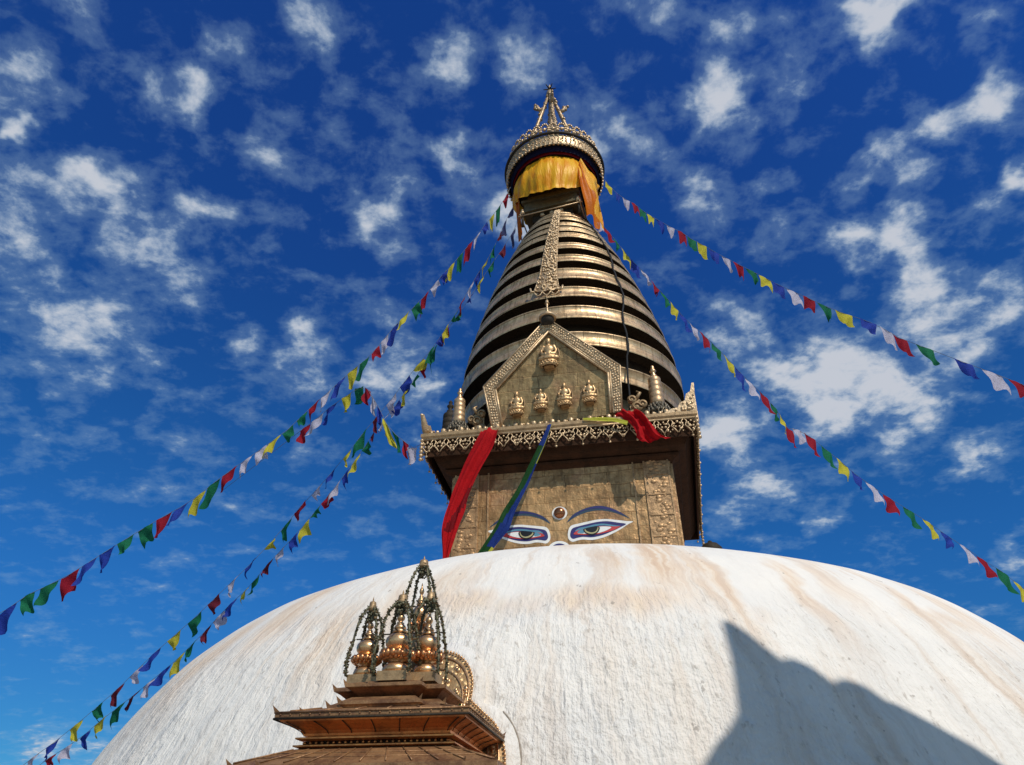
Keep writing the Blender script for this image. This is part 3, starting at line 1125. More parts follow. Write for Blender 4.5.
# --- pinnacle: four stays meeting over the umbrella
mb = MB()
top = Vector((UX, 0, 31.9))
ROT = math.radians(12)
mb.lathe([(r_ * .55, z_) for r_, z_ in [(.34, 26.2), (.42, 27.0), (.28, 27.6), (.45, 28.2), (.40, 28.9), (.16, 29.4), (.24, 29.8), (.10, 30.3), (.16, 30.7), (.05, 31.2), (.001, 31.7)]], (UX, 0, 0), 24, 1)
pin = mb.build('pinnacle', [M_STAY, M_STAY], stupa)
for k in range(4):
    a = ROT + k * PI / 2
    foot = Vector((UX + 1.45 * math.cos(a), 1.45 * math.sin(a), 26.0))
    mb = MB()
    mb.tube([foot.lerp(top, t) for t in (0, .25, .5, .75, .97)], [.12, .10, .09, .09, .08], 0, 7)
    for q in range(60):
        mb.ball(foot.lerp(top, q / 60) + Vector([random.uniform(-.07, .07) for _ in range(3)]), random.uniform(.06, .10), 0, 1)
    # outward curled finial near the top of the stay
    p0 = foot.lerp(top, .72)
    o = Vector((math.cos(a), math.sin(a), 0))
    mb.tube([p0, p0 + o * .22 + Vector((0, 0, .12)), p0 + o * .28 + Vector((0, 0, .4)), p0 + o * .42 + Vector((0, 0, .5))], [.10, .10, .08, .03], 0, 6)
    for q in range(6):
        mb.ball(p0 + o * random.uniform(.1, .45) + Vector((0, 0, random.uniform(.1, .5))), .08, 0, 1)
    mb.build('stay', M_STAY, pin)
mb = MB()
mb.ball((UX, 0, 31.7), .20, 0, 2, (1, 1, 1.6))
mb.lathe([(.10, 31.9), (.06, 32.15), (.09, 32.3), (.001, 32.6)], (UX, 0, 0), 10)
for k in range(6):
    a = k * PI / 3
    mb.tube([(UX, 0, 32.15), (UX + .32 * math.cos(a), .32 * math.sin(a), 32.2)], [.05, .02], 1, 5)
mb.build('tip', [M_STAY, M_DARK], pin)

# ------------------------------------------------------------------ things on and around the tower
# seated gilt figures: body fused into one surface


def seated_body(s=1.0):
    mb = MB()
    b = mb.ball
    b((0, 0, .10), .13, 0, 2, (1.5, 1.0, .55))            # lap
    b((-.13, -.05, .075), .075, 0, 2, (1.6, 1.1, .7))     # folded legs
    b((.13, -.05, .075), .075, 0, 2, (1.6, 1.1, .7))
    b((0, -.11, .07), .07, 0, 2, (2.1, .8, .6))
    b((0, .01, .20), .095, 0, 2, (1.0, .75, 1.15))         # waist
    b((0, .01, .30), .11, 0, 2, (1.15, .72, .95))          # chest
    for sg in (-1, 1):
        mb.tube([(sg * .13, .0, .345), (sg * .175, -.01, .25), (sg * .15, -.06, .17), (sg * .05, -.12, .15)], [.045, .036, .032, .03], 0, 8)
        b((sg * .125, 0, .345), .05, 0, 2)
    b((0, -.12, .145), .04, 0, 2, (1.5, .8, .7))
    mb.tube([(0, 0, .36), (0, -.005, .43)], [.045, .035], 0, 8)
    b((0, -.008, .475), .072, 0, 2, (.86, .95, 1.1))
    b((0, -.066, .468), .014, 0, 1, (.8, 1, 1.6))           # nose
    for sg in (-1, 1):
        b((sg * .054, 0, .462), .017, 0, 1, (.5, .8, 1.8))
    b((0, .008, .515), .056, 0, 2, (.95, 1, .7))            # hair cap
    b((0, .01, .553), .026, 0, 2)
    me = bpy.data.meshes.new('body')
    me.from_pydata([(x * s, y * s, z * s) for x, y, z in mb.v], [], mb.f)
    ob = bpy.data.objects.new('tmp', me)
    COL.objects.link(ob)
    md = ob.modifiers.new('r', 'REMESH')
    md.mode = 'VOXEL'
    md.voxel_size = .0125 * s
    md.use_smooth_shade = True
    sm = ob.modifiers.new('s', 'SMOOTH')
    sm.iterations = 2
    dg = bpy.context.evaluated_depsgraph_get()
    ev = ob.evaluated_get(dg)
    out = bpy.data.meshes.new_from_object(ev)
    out.name = 'figure_body'
    bpy.data.objects.remove(ob)
    out.materials.clear()
    out.materials.append(M_GOLDF)
    for p in out.polygons:
        p.use_smooth = True
    return out


M_GOLDF = gilt('figure_gilding', (.58, .38, .19), (.22, .12, .055), .40, .65, 12, .5, .2, 60)
BODY = seated_body()
STAT = [(550, 371, 1.28, 'top gilt seated figure in the peak of the pediment above a row of four'),
        (517.5, 418, .97, 'gilt seated figure furthest left in the row of four on the pediment'),
        (541.5, 412.5, .90, 'gilt seated figure second from left in the row of four on the pediment'),
        (565.5, 409, .96, 'gilt seated figure third from left in the row of four on the pediment'),
        (590.5, 405.5, .94, 'gilt seated figure at the right end of the row of four on the pediment')]
for (px, py, sc, lab) in STAT:
    base = ped(px, py)
    yb = base.y - .20 * sc
    zb_ = base.z
    t = hthing('seated_figure', lab, 'statue', (base.x, yb, zb_), 'seated gilt figures on the pediment')
    mb = MB()
    # lotus pedestal joined to the sheet
    mb.lathe([(.19, 0.0), (.24, .03), (.22, .07), (.18, .09), (.22, .13), (.001, .14)], (0, 0, 0), 20)
    mb.v = [(x * .86, y * .55 + .03, z) for x, y, z in mb.v]
    mb.box((0, .12, .05), (.22, .22, .08))
    for q in range(14):
        a = q * 2 * PI / 14
        mb.ball((.19 * math.cos(a), .12 * math.sin(a) + .03, .045), .034, 0, 1, (1, 1, .8))
        mb.ball((.175 * math.cos(a + .2), .11 * math.sin(a + .2) + .03, .10), .030, 0, 1, (1, 1, .8))
    fr = world_of(t) @ Matrix.Scale(sc, 4)
    mb.build('pedestal', M_GOLDF, t, fr)
    ob = bpy.data.objects.new('body', BODY)
    COL.objects.link(ob)
    ob.parent = t
    ob.location = (0, .04 * sc, .12 * sc)
    ob.scale = (sc * .98, sc * .80, sc * 1.28)
    mb = MB()
    # halo hoops behind head and body
    for (cz, rr, w) in ((.40, .235, .013), (.74, .125, .012)):
        mb.tube([(rr * math.cos(a * 2 * PI / 28), .09, cz + rr * 1.25 * math.sin(a * 2 * PI / 28)) for a in range(28)], w, 0, 6, True)
    mb.tube([(0, .09, .1), (0, .09, .8)], .02, 0, 6)
    for zz_ in (.25, .6):
        mb.tube([(0, .09, zz_), (0, .22, zz_)], .015, 0, 5)
    mb.build('halo', M_DULL, t, fr)


# small turrets standing on the cornice
def turret(x, y, z0, hgt, r, label, dark=False):
    t = hthing('gilt_turret', label, 'turret', (x, y, z0), 'small turrets on the cornice')
    s = hgt / 1.75
    k = r / .19
    m1 = M_DARK if dark else M_ORN3  # dark metal replaces the gilding, putting the turret's shade into its colour
    mb = MB()
    pr = [(.001, 1.42)]
    for i in range(5):
        zz_ = .50 + i * .165
        rr = .205 - .005 * i
        pr_i = [(rr - .012, zz_), (rr, zz_ + .02), (rr + .002, zz_ + .08), (rr, zz_ + .14), (rr - .012, zz_ + .16)]
        pr = pr + pr_i if i == 0 else pr + pr_i
    pr = pr[1:] + [(.13, 1.36), (.06, 1.40), (.001, 1.42)]
    mb.lathe([(a * k, b * s) for a, b in pr], (x, y, z0), 28)
    mb.build('ringed_drum', m1, t)
    mb = MB()
    mb.lathe([(a * k, b * s) for a, b in [(.09, 1.38), (.10, 1.43), (.05, 1.48), (.07, 1.53), (.10, 1.58), (.06, 1.63), (.045, 1.67), (.06, 1.70), (.03, 1.75), (.001, 1.78)]], (x, y, z0), 16)
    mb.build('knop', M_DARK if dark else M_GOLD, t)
    mb = MB()
    mb.lathe([(a * k, b * s) for a, b in [(.30, 0), (.32, .06), (.24, .12), (.34, .24), (.26, .34), (.20, .42), (.19, .50)]], (x, y, z0), 28)
    for j in range(3):
        for q in range(18):
            a = q * 2 * PI / 18 + j * .17
            rr = (.36 - .05 * j) * k
            mb.ball((x + rr * math.cos(a), y + rr * math.sin(a), z0 + (.20 + .10 * j) * s), .045 * k, 0, 1, (1, 1, 1.8))
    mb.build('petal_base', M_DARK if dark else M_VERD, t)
    return t


M_ORN3 = gilt('turret_gilding', (.55, .37, .21), (.22, .13, .07), .42, .6, 5, .5, .2, 50)
M_VERD = gilt('darkened_petals', (.16, .13, .09), (.04, .05, .045), .45, .6, 18, .7, .5, 60)
turret(-3.10, -3.35, 10.02, 1.72, .175, 'pale ringed gilt turret at the left front of the cornice beside the pediment')
turret(2.66, -3.32, 10.02, 1.90, .190, 'ringed gilt turret at the right front of the cornice below the dark rope')
turret(-3.72, -2.1, 10.02, 2.15, .22, 'turret coloured dark for shade behind the pale turret at the cornice left corner', True)


# cloud-scroll bracket plates beside the pediment
def scroll(x, y, z, sg, lab, m):
    mb = MB()
    for (cx, cz, r) in ((.0, .16, .19), (.10 * sg, .45, .16), (-.02 * sg, .70, .13), (.26 * sg, .52, .13)):
        mb.tube([(x + cx, y - .02, z + cz), (x + cx, y + .05, z + cz)], r, 0, 20)
        mb.tube([(x + cx + r * .6 * math.cos(a * PI / 9), y - .035, z + cz + r * .6 * math.sin(a * PI / 9)) for a in range(14)], .022, 0, 6)
    mb.tube([(x + .1 * sg, y + .03, z + .72), (x + .22 * sg, y + .03, z + .92), (x + .12 * sg, y + .03, z + .98)], [.06, .05, .02], 0, 7)
    mb.box((x + .05 * sg, y + .06, z + .35), (.3, .05, .7))
    for v_ in range(0):
        pass
    return solo(mb, 'scroll_plate', m, (x, y, z), lab, 'ornament', 'cloud scroll plates beside the pediment')


scroll(1.98, -3.48, 10.02, 1, 'copper cloud scroll plate right of the pediment, below the rope end', M_DULL)
scroll(-2.42, -3.45, 10.02, -1, 'broken pale scroll plate left of the pediment, beside the left turret', M_DULL)

# gilt ribbon hanging down the face of the rings
mb = MB()
RBN = []
for i in range(29):
    t = i / 28
    z = 21.55 + (15.15 - 21.55) * t
    # radius of the ring envelope at this height
    R = None
    allp = sorted(RB + RT)
    for (z0, r0), (z1, r1) in zip(allp, allp[1:]):
        if z0 <= z <= z1:
            R = r0 + (r1 - r0) * (z - z0) / (z1 - z0)
    if R is None:
        R = 1.15
    w = .11 + .20 * t
    if t > .86:
        w += .10 * (t - .86) / .14
    x = .02 - .36 * t
    RBN.append((x, -R - .10, z, w))
vs, fs = [], []
for x, y, z, w in RBN:
    vs += [(x - w, y, z), (x + w, y, z), (x + w, y + .05, z), (x - w, y + .05, z)]
for i in range(len(RBN) - 1):
    a = i * 4
    fs += [(a, a + 4, a + 5, a + 1), (a + 2, a + 6, a + 7, a + 3), (a + 1, a + 5, a + 6, a + 2), (a + 3, a + 7, a + 4, a)]
mb.raw(vs, fs, 0, True)
for i in range(len(RBN) - 1):
    for q in range(16):
        t = random.random()
        x0, y0, z0, w0 = RBN[i]
        x1, y1, z1, w1 = RBN[i + 1]
        s = random.uniform(-.9, .9)
        mb.ball((x0 + (x1 - x0) * t + s * (w0 + (w1 - w0) * t), y0 + (y1 - y0) * t - .02, z0 + (z1 - z0) * t), random.uniform(.025, .06), 0, 1, (1, .8, 1))
    for s in (-1, 1):
        mb.tube([(RBN[i][0] + s * RBN[i][3], RBN[i][1], RBN[i][2]), (RBN[i + 1][0] + s * RBN[i + 1][3], RBN[i + 1][1], RBN[i + 1][2])], .022, 0, 5)
x, y, z, w = RBN[-1]
for k in range(3):
    pts = []
    for j in range(9):
        tt = j / 8
        xx = x - w + (k + tt) * 2 * w / 3
        pts.append((xx, y, z - .02 - .16 * math.sin(PI * tt)))
    mb.tube(pts, .022, 0, 5)
for s in (-1, 1):
    mb.tube([(x + s * w, y, z), (x + s * (w + .1), y, z + .02), (x + s * (w + .12), y, z + .16)], .035, 0, 6)
mb.tube([(x, y, z - .15), (x, y, z - .42)], .012, 0, 5)
mb.lathe([(.02, 0), (.04, -.02), (.06, -.12), (.08, -.16), (.001, -.14)], (x, y, z - .40), 12)
solo(mb, 'gilt_ribbon', M_ORN2, (.02, -1.3, 21.5), 'long embossed gilt ribbon hanging down the front of the spire rings', 'ornament')

# black rope down the right of the spire
mb = MB()
pts = []
for i in range(44):
    t = i / 43
    z = 21.6 + (12.4 - 21.6) * t
    R = 1.1
    for (z0, r0), (z1, r1) in zip(allp, allp[1:]):
        if z0 <= z <= z1:
            R = r0 + (r1 - r0) * (z - z0) / (z1 - z0)
    if i % 3 == 1:
        R -= .03
    a = math.radians(-40 - 20 * t + 1.2 * math.sin(t * 21))
    pts.append((math.cos(a) * (R + .07), math.sin(a) * (R + .07), z))
lp = pts[-1]
pts += [(lp[0] - .05, lp[1] - .05, 11.6), (lp[0] - .06, lp[1] - .04, 10.9), (lp[0] - .1, lp[1] - .02, 10.5)]
mb.tube(pts, .030, 0, 6)
solo(mb, 'black_rope', M_ROPE, pts[-1], 'thin black rope running down the right side of the ringed spire', 'rope')

# gold satin skirt under the umbrella
mb = MB()
rnd = [random.uniform(0, 6) for _ in range(8)]


def skirt(u_, v_):
    a = 2 * PI * u_ - PI
    # a = -pi/2 faces the viewer
    front = max(0.0, math.cos(a + PI / 2 + .12))
    right = max(0.0, math.cos(a + .30)) ** 6
    left = max(0.0, math.cos(a - PI - .1 + .3)) ** 5
    fr_ = math.cos(a + PI / 2)
    zb2 = 22.32 + 1.30 * (1 - max(fr_, 0)) ** 1.15 + (.25 if math.cos(a) > 0 else 0) * (1 - max(fr_, 0)) + .03 * math.sin(5 * a)
    z = 24.42 + (zb2 - 24.42) * v_
    fold = math.sin(12 * a + 2.8 * math.sin(2.3 * a) + 4.5 * v_) * .055 * (.55 + .6 * math.sin(2.3 * a + 1)) + math.sin(31 * a + rnd[0] + 3.5 * v_) * .018 + noise.noise(Vector((math.cos(a) * 2.5, math.sin(a) * 2.5, v_ * 1.3))) * .12
    R = 1.74 + .14 * math.sin(PI * min(v_ * 1.1, 1)) - .03 * v_ + fold * (.5 + .5 * v_) + .06 * v_
    return (UX + R * math.cos(a), R * math.sin(a), z)


mb.grid(skirt, 260, 26)
solo(mb, 'gold_skirt', M_SATIN, (UX, 0, 24.6), 'bright golden satin skirt gathered under the umbrella canopy', 'cloth')
mb = MB()


def orange(u_, v_):
    # gathered tail on the right, hanging from the front right of the skirt
    sp = .22 + .78 * min(1, 2.2 * v_ * (1 - .55 * v_))
    a = math.radians(-52 + 36 * (u_ - .45) * sp + 22 * v_)
    ztop = 23.6 + 1.0 * u_
    z = ztop + (20.9 + .25 * math.sin(u_ * 9) - ztop) * v_
    R = 1.86 + .20 * math.sin(PI * v_ * .8) + .05 * math.sin(u_ * 16 + v_ * 4) + .03 * math.sin(9 * v_ + u_ * 5) - .10 * v_
    return (UX + R * math.cos(a), R * math.sin(a), z)


mb.grid(orange, 44, 30)
for idx in range(len(mb.f)):
    if (idx % 44) / 44 > .58 + .1 * math.sin(idx // 44 * .5):
        mb.m[idx] = 1
solo(mb, 'orange_cloth_tail', [M_ORANGE, M_SATIN], (1.6, -1.0, 24), 'bright orange cloth tail knotted at the right of the golden skirt', 'cloth')
mb = MB()


def orange2(u_, v_):
    a = math.radians(-150 - 40 * u_)
    z = 23.9 + (21.0 + .55 * u_ + .12 * math.sin(u_ * 17) - 23.9) * v_
    R = 1.74 + .06 * math.sin(u_ * 17 + v_ * 2) - .14 * v_
    return (UX + R * math.cos(a), R * math.sin(a), z)


mb.grid(orange2, 36, 18)
solo(mb, 'orange_cloth_tail', M_ORANGE, (-1.6, -1.0, 22.7), 'shaded orange cloth tail hanging at the left below the golden skirt', 'cloth')
# dark blue and red trims inside the canopy
mb = MB()
mb.grid(lambda u_, v_: (UX + (2.00 - .1 * v_ + .008 * math.sin(34 * PI * u_)) * math.cos(2 * PI * u_), (2.00 - .1 * v_ + .008 * math.sin(34 * PI * u_)) * math.sin(2 * PI * u_), 24.80 - .28 * v_), 180, 3)
solo(mb, 'navy_valance', M_NAVY, (UX, 0, 24.7), 'dark navy cloth valance inside the rim of the umbrella canopy', 'cloth')
mb = MB()
mb.grid(lambda u_, v_: (UX + (1.88 - .06 * v_ + .010 * math.sin(30 * PI * u_)) * math.cos(2 * PI * u_), (1.88 - .06 * v_ + .010 * math.sin(30 * PI * u_)) * math.sin(2 * PI * u_), 24.74 - .30 * v_), 180, 3)
solo(mb, 'red_valance', M_DARKRED, (UX, 0, 24.7), 'dark red cloth trim just above the golden skirt under the canopy', 'cloth')


def ribbon_cloth(name, mats, rows, label, cat, nu=10, thick_fold=.04, split=None, seed=0):
    """rows of (left point, right point) in the monument frame"""
    mb = MB()
    K = len(rows) - 1
    sub = 8
    sd = random.uniform(0, 9)

    def cr(a, b, c, d, t):
        return .5 * ((2 * b) + (c - a) * t + (2 * a - 5 * b + 4 * c - d) * t * t + (-a + 3 * b - 3 * c + d) * t ** 3)

    def fn(u_, v_):
        s = v_ * K
        i = min(int(s), K - 1)
        t = s - i
        g_ = lambda j: rows[max(0, min(K, j))]
        L = cr(g_(i - 1)[0], g_(i)[0], g_(i + 1)[0], g_(i + 2)[0], t)
        R = cr(g_(i - 1)[1], g_(i)[1], g_(i + 1)[1], g_(i + 2)[1], t)
        p = L.lerp(R, u_)
        wd = (R - L).length
        p.y += (thick_fold * math.sin(u_ * 3 * PI + seed + v_ * 5) + .5 * thick_fold * math.sin(u_ * 7 * PI + v_ * 9)) * min(1, wd * 2.5)
        p += Vector((.5, 1.2, .3)) * .035 * noise.noise(Vector((u_ * 4, v_ * 9, sd))) * min(1, wd * 2.5)
        return p
    mb.grid(fn, nu, K * sub)
    if split is not None:
        w = nu + 1
        for idx in range(len(mb.f)):
            col_i = idx % nu
            mb.m[idx] = split(col_i / nu, (idx // nu) / (K * sub))
    # back face a few millimetres behind gives the cloth body
    o = solo(mb, name, mats, tuple(rows[0][0]), label, cat)
    return o


def rw(a, b, ya, yb=None):
    return (at(a[0], a[1], ya), at(b[0], b[1], ya if yb is None else yb))


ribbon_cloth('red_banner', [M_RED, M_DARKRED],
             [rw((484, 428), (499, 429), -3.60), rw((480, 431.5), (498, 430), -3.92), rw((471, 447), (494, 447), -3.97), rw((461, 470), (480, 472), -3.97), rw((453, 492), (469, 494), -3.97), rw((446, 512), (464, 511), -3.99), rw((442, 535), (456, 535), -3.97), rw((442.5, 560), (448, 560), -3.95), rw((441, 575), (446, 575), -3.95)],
             'long red cloth banner blown left, hanging from the cornice over the tower corner', 'banner', 14, .05, lambda u_, v_: 1 if (v_ > .45 and v_ < .72 and u_ > .9 - (v_ - .45) * 2.9 and u_ < 1.25 - (v_ - .45) * 2.6) else 0)  # dark red wedge paints the shade of a fold into the cloth
ribbon_cloth('striped_streamer', [M_GREENC, M_BLUE, M_YELLOWC],
             [rw((548, 422), (553, 422), -3.60), rw((547, 427), (551.5, 426), -3.93), rw((541, 440), (546.5, 441), -3.96), rw((530, 462), (537, 464), -3.96), rw((521, 481), (529, 483), -3.94), rw((512, 497), (521, 499), -3.98), rw((504, 510), (514, 514), -3.94), rw((497, 523), (509, 528), -3.98), rw((489, 537), (500, 540), -3.93), rw((478, 553), (488, 556), -3.9), rw((468, 566), (475, 568), -3.9)],
             'twisted green and blue cloth streamer crossing in front of the left painted eye', 'streamer', 12, .035,
             lambda u_, v_: (2 if u_ > .8 and v_ < .3 else 1 if u_ > .45 + .25 * math.sin(v_ * 6) or v_ < .22 else 0) if v_ < .85 else (0 if u_ < .7 else 2))
ribbon_cloth('draped_red_cloth', [M_RED, M_DARKRED],
             [rw((612, 411), (634, 410), -3.55), rw((616, 414), (637, 411), -3.86), rw((628, 421), (644, 415), -3.93), rw((635, 430), (652, 424), -3.97), rw((637, 438), (661, 434), -3.97), rw((643, 443), (671, 437), -3.97)],
             'crumpled red cloth draped over the right part of the cornice fringe', 'cloth', 22, .07)
ribbon_cloth('yellow_scarf', [M_YELLOWC],
             [rw((583, 418), (583, 420), -3.88), rw((600, 417), (600, 421), -3.92), rw((615, 418), (615, 422), -3.94), rw((628, 421), (627, 425), -3.93)],
             'narrow yellow scarf lying along the cornice edge left of the draped red cloth', 'scarf', 6, .02)

# dark knob peeping over the dome to the right of the tower
kp = at(711, 549, -1.5)
mb = MB()
mb.lathe([(.30, -1.2), (.28, -.6), (.20, -.3), (.26, -.15), (.30, 0), (.20, .12), (.08, .16), (.05, .22), (.001, .25)], tuple(kp), 20)
solo(mb, 'roof_knob', M_DARK, (kp.x, kp.y, dome_z(kp.length if kp.length < 8 else 6) + .0), 'small dark knob showing over the dome beside the right tower corner', 'knob')

# ------------------------------------------------------------------ prayer flag strings
FLAGN = [0]


def plane_point(px, py, A, B):
    """where a sight line meets the vertical plane through A and B"""
    d = pix(px, py)
    ab = Vector((B.x - A.x, B.y - A.y, 0))
    nrm = Vector((ab.y, -ab.x, 0)).normalized()
    t = A.dot(nrm) / d.dot(nrm)
    return d * t


def depth_point(px, py, depth):
    d = pix(px, py)
    return d * (depth / FPX)


def flag_string(label, A, B, flags, hh, rise=5.5, tail=None, side=1, flat=1.0):
    """flags: (px, py, colour letter) of flag centres from A to B"""
    t = thing('prayer_flag_string', label, 'prayer flags', A, 'strings of prayer flags')
    pts = [plane_point(px, py - rise, A, B) for px, py, c in flags]
    chain = [A] + pts
    # smooth the cord a little
    sm = [chain[0]]
    for i in range(1, len(chain) - 1):
        sm.append(chain[i] * .6 + (chain[i - 1] + chain[i + 1]) * .2)
    sm.append(chain[-1])
    if tail is not None:
        sm.append(tail)
    else:
        e = sm[-1] + (sm[-1] - sm[-4]).normalized() * 4
        sm.append(e)
    mb = MB()
    mb.tube(sm, .0075, 0, 5)
    mb.build('cord', M_CORD, t, I4)
    N = len(flags)
    for i, (px, py, c) in enumerate(flags):
        p = sm[i + 1]
        tdir = (sm[min(i + 2, N)] - sm[i]).normalized()
        sp = min((sm[i + 1] - sm[i]).length, (sm[min(i + 2, N)] - sm[i + 1]).length if i + 2 <= N else 9)
        w = min(max(sp * .86, .36), .56) * random.uniform(.85, 1.1)
        h = hh * 1.10 * random.uniform(.85, 1.12)
        rnd_ = random.random
        taper = random.choice([.0, .1, .2, .35, .6, .9])
        skew = random.uniform(-.6, .6)
        perp = Vector((tdir.y, -tdir.x, 0)).normalized()
        blow = random.uniform(-.15, .5) * side
        turn = random.uniform(-.5, .8) * flat
        skew *= flat
        ph = rnd_() * 6
        mb = MB()

        def fn(u_, v_):
            k = (u_ - .5) * w * (1 - taper * v_)
            dirv_ = tdir * math.cos(turn * v_) + perp * math.sin(turn * v_)
            q = p + dirv_ * k + tdir * skew * v_ * w
            q = q + Vector((0, 0, -1)) * h * v_ * (1 - .25 * abs(skew)) + perp * blow * v_ * h
            q = q + perp * .07 * math.sin(ph + u_ * 6 + v_ * 5) * (.3 + v_)
            q.z += .04 * math.sin(ph * 2 + u_ * 6) * v_
            return q
        mb.grid(fn, 6, 6)
        mb.build('flag', FLAG[c], t, I4)
    return t


def F(s, n=None):
    out = []
    for item in s.split(';'):
        a = item.split()
        if len(a) == 3:
            out.append((float(a[0]), float(a[1]), a[2]))
    return out


S1 = F('505.4 204 r;498 213.6 g;492.5 222 y;483.8 230.6 b;478 242 w;468.7 249.4 r;460 261.6 g;451.3 271.3 y;443.8 278.4 b;434 290.6 w;425.2 301 r;415.3 311.3 g;404.7 321 y;394.6 332 b;384.7 343.5 w;375.8 355.3 r;364.5 367 g;353 374.6 y;339.8 386.6 b;326.8 399.7 w;314.5 408.8 r;302.5 421 g;287 437 g;275.8 443.6 y;261.4 454.5 w;246.5 465 w;230.3 476 r;213 488.5 g;200 500.5 y;182.9 512 b;165.2 520.8 r;144.8 533 g;125.4 545 g;108 555.4 b;89.4 567.5 b;71 579.7 r;49.5 590.7 g;26 599.7 g;7.6 614.3 b')
S1B = F('411 457 w;406.5 446.7 r;395.2 441 g;385.6 430.5 y;380.3 414 b;373 404.4 w;368 393 r;360.7 390.5 g;347.7 401 y;330.7 411.4 b;319 423 w;305 433 r')
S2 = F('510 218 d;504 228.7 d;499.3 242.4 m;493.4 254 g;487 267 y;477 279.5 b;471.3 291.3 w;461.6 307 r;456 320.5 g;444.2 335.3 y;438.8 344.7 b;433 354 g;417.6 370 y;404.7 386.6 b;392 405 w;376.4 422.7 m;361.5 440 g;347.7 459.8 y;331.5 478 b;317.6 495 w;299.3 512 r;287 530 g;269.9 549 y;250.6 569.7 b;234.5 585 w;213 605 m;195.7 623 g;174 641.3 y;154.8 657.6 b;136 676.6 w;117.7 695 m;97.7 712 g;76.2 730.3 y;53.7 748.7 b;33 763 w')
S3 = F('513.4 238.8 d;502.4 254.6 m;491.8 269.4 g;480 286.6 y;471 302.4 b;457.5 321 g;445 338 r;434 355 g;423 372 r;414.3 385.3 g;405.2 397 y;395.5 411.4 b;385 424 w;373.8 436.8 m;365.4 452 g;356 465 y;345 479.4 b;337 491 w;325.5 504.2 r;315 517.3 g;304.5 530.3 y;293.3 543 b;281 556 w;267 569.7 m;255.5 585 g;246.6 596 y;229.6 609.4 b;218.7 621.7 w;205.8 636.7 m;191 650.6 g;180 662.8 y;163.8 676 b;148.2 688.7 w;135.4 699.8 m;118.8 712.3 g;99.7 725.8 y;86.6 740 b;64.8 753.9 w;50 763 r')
R1 = F('609.2 191.4 y;617.5 200 b;626.2 205.7 w;634.5 208.4 r;642.7 216.7 g;649.8 221.3 y;660.5 226.3 b;670.4 233.7 w;682 236.3 r;691.6 246 g;701.4 249 y;713.5 257 b;726.2 263.9 w;737.4 269.4 r;751.4 276.2 g;764.9 283.4 y;778 290.2 b;791.8 296.8 w;809.6 303.7 r;823.7 311.4 g;841 318.3 y;871.2 327.2 b;885.9 335 w;898 344.2 r;919.3 350.2 g;967.6 369.5 b;992 378 w;1017.4 388 r')
R2 = F('597.7 226.3 w;607.8 235.9 r;616.6 247.7 g;624.9 257.8 y;633.6 268.3 b;644.9 277.9 w;655.3 291.6 r;664.7 301.2 g;674.3 312 y;682.5 321.5 b;693.8 333.3 w;702.5 338.8 r;716.3 352.5 g;728.6 365.7 y;738.2 375.9 b;750.4 389.4 w;764 400 r;775 413.3 g;782 421.5 y;787 437.8 r;796.8 432.6 w;808.3 440.7 r;825.6 454.8 g;843.2 468.5 y;854.4 480 b;872.3 491.4 w;888.4 503.8 r;908.6 515.3 g;928.6 527.4 y;946.2 541.4 b;965.2 552.2 w;980.9 565.3 r;1003 576.4 g;1019 590.5 y')
wA = lambda x, y, z: H @ Vector((x, y, z))
flag_string('upper left prayer flag string running from the umbrella to the left edge of the photo', wA(-1.95, -1.1, 23.6), depth_point(7, 612, 20), S1, .52)
flag_string('prayer flag string of the lower left pair that runs farther from the dome edge', wA(-1.7, -.9, 23.0), depth_point(33, 760, 23), S2, .42)
flag_string('prayer flag string of the lower left pair nearest the spire and the dome edge', wA(-1.5, -.9, 22.2), depth_point(50, 760, 23.5), S3, .40)
flag_string('short prayer flag string rising from the left corner of the cornice', wA(-3.95, -3.75, 9.7), depth_point(305, 430, 23), S1B, .50)
flag_string('upper right prayer flag string running from the umbrella to the right edge of the photo', wA(1.85, -1.0, 23.8), depth_point(1017, 385, 21), R1, .60, side=.3, flat=.4)
flag_string('lower right prayer flag string falling from the spire top towards the right dome edge', wA(1.35, -.9, 21.9), depth_point(1019, 587, 26), R2, .60, side=.3, flat=.4)

# ------------------------------------------------------------------ niche shrine in front of the dome
SC = (-1.20, -12.37)
shrine = hthing('niche_shrine', 'small gilt copper shrine with stepped roof standing against the white dome', 'shrine', (SC[0], SC[1], GROUND))


def loft(mb, levels, cx, cy, mi=0, dx=1.0):
    vs = []
    for q in levels:
        h, z = q[0], q[1]
        hy = q[2] if len(q) > 2 else h
        vs += [(cx - h, cy - hy, z), (cx + h, cy - hy, z), (cx + h, cy + hy, z), (cx - h, cy + hy, z)]
    fs = []
    for i in range(len(levels) - 1):
        for k in range(4):
            fs.append((i * 4 + k, i * 4 + (k + 1) % 4, (i + 1) * 4 + (k + 1) % 4, (i + 1) * 4 + k))
    n = len(levels)
    fs.append((3, 2, 1, 0))
    fs.append(((n - 1) * 4, (n - 1) * 4 + 1, (n - 1) * 4 + 2, (n - 1) * 4 + 3))
    mb.raw(vs, fs, mi, False)


def upturn(mb, x, y, z, sx_, sy_, s=.10, mi=0):
    """little upswept horn on an eave corner"""
    mb.raw([(x - sx_ * s * 1.3, y, z - .012), (x + sx_ * .006, y, z - .03), (x + sx_ * s * .35, y + sy_ * s * .35, z + s * .62), (x - sx_ * s * .25, y, z + s * .10),
            (x, y - sy_ * s * 1.3, z - .012), (x - sx_ * s * .2, y - sy_ * s * .2, z + .01), (x, y - sy_ * s * .25, z + s * .10)],
           [(0, 1, 2, 3), (4, 6, 2, 1), (0, 3, 5), (4, 5, 6), (3, 2, 5), (6, 5, 2)], mi, False)


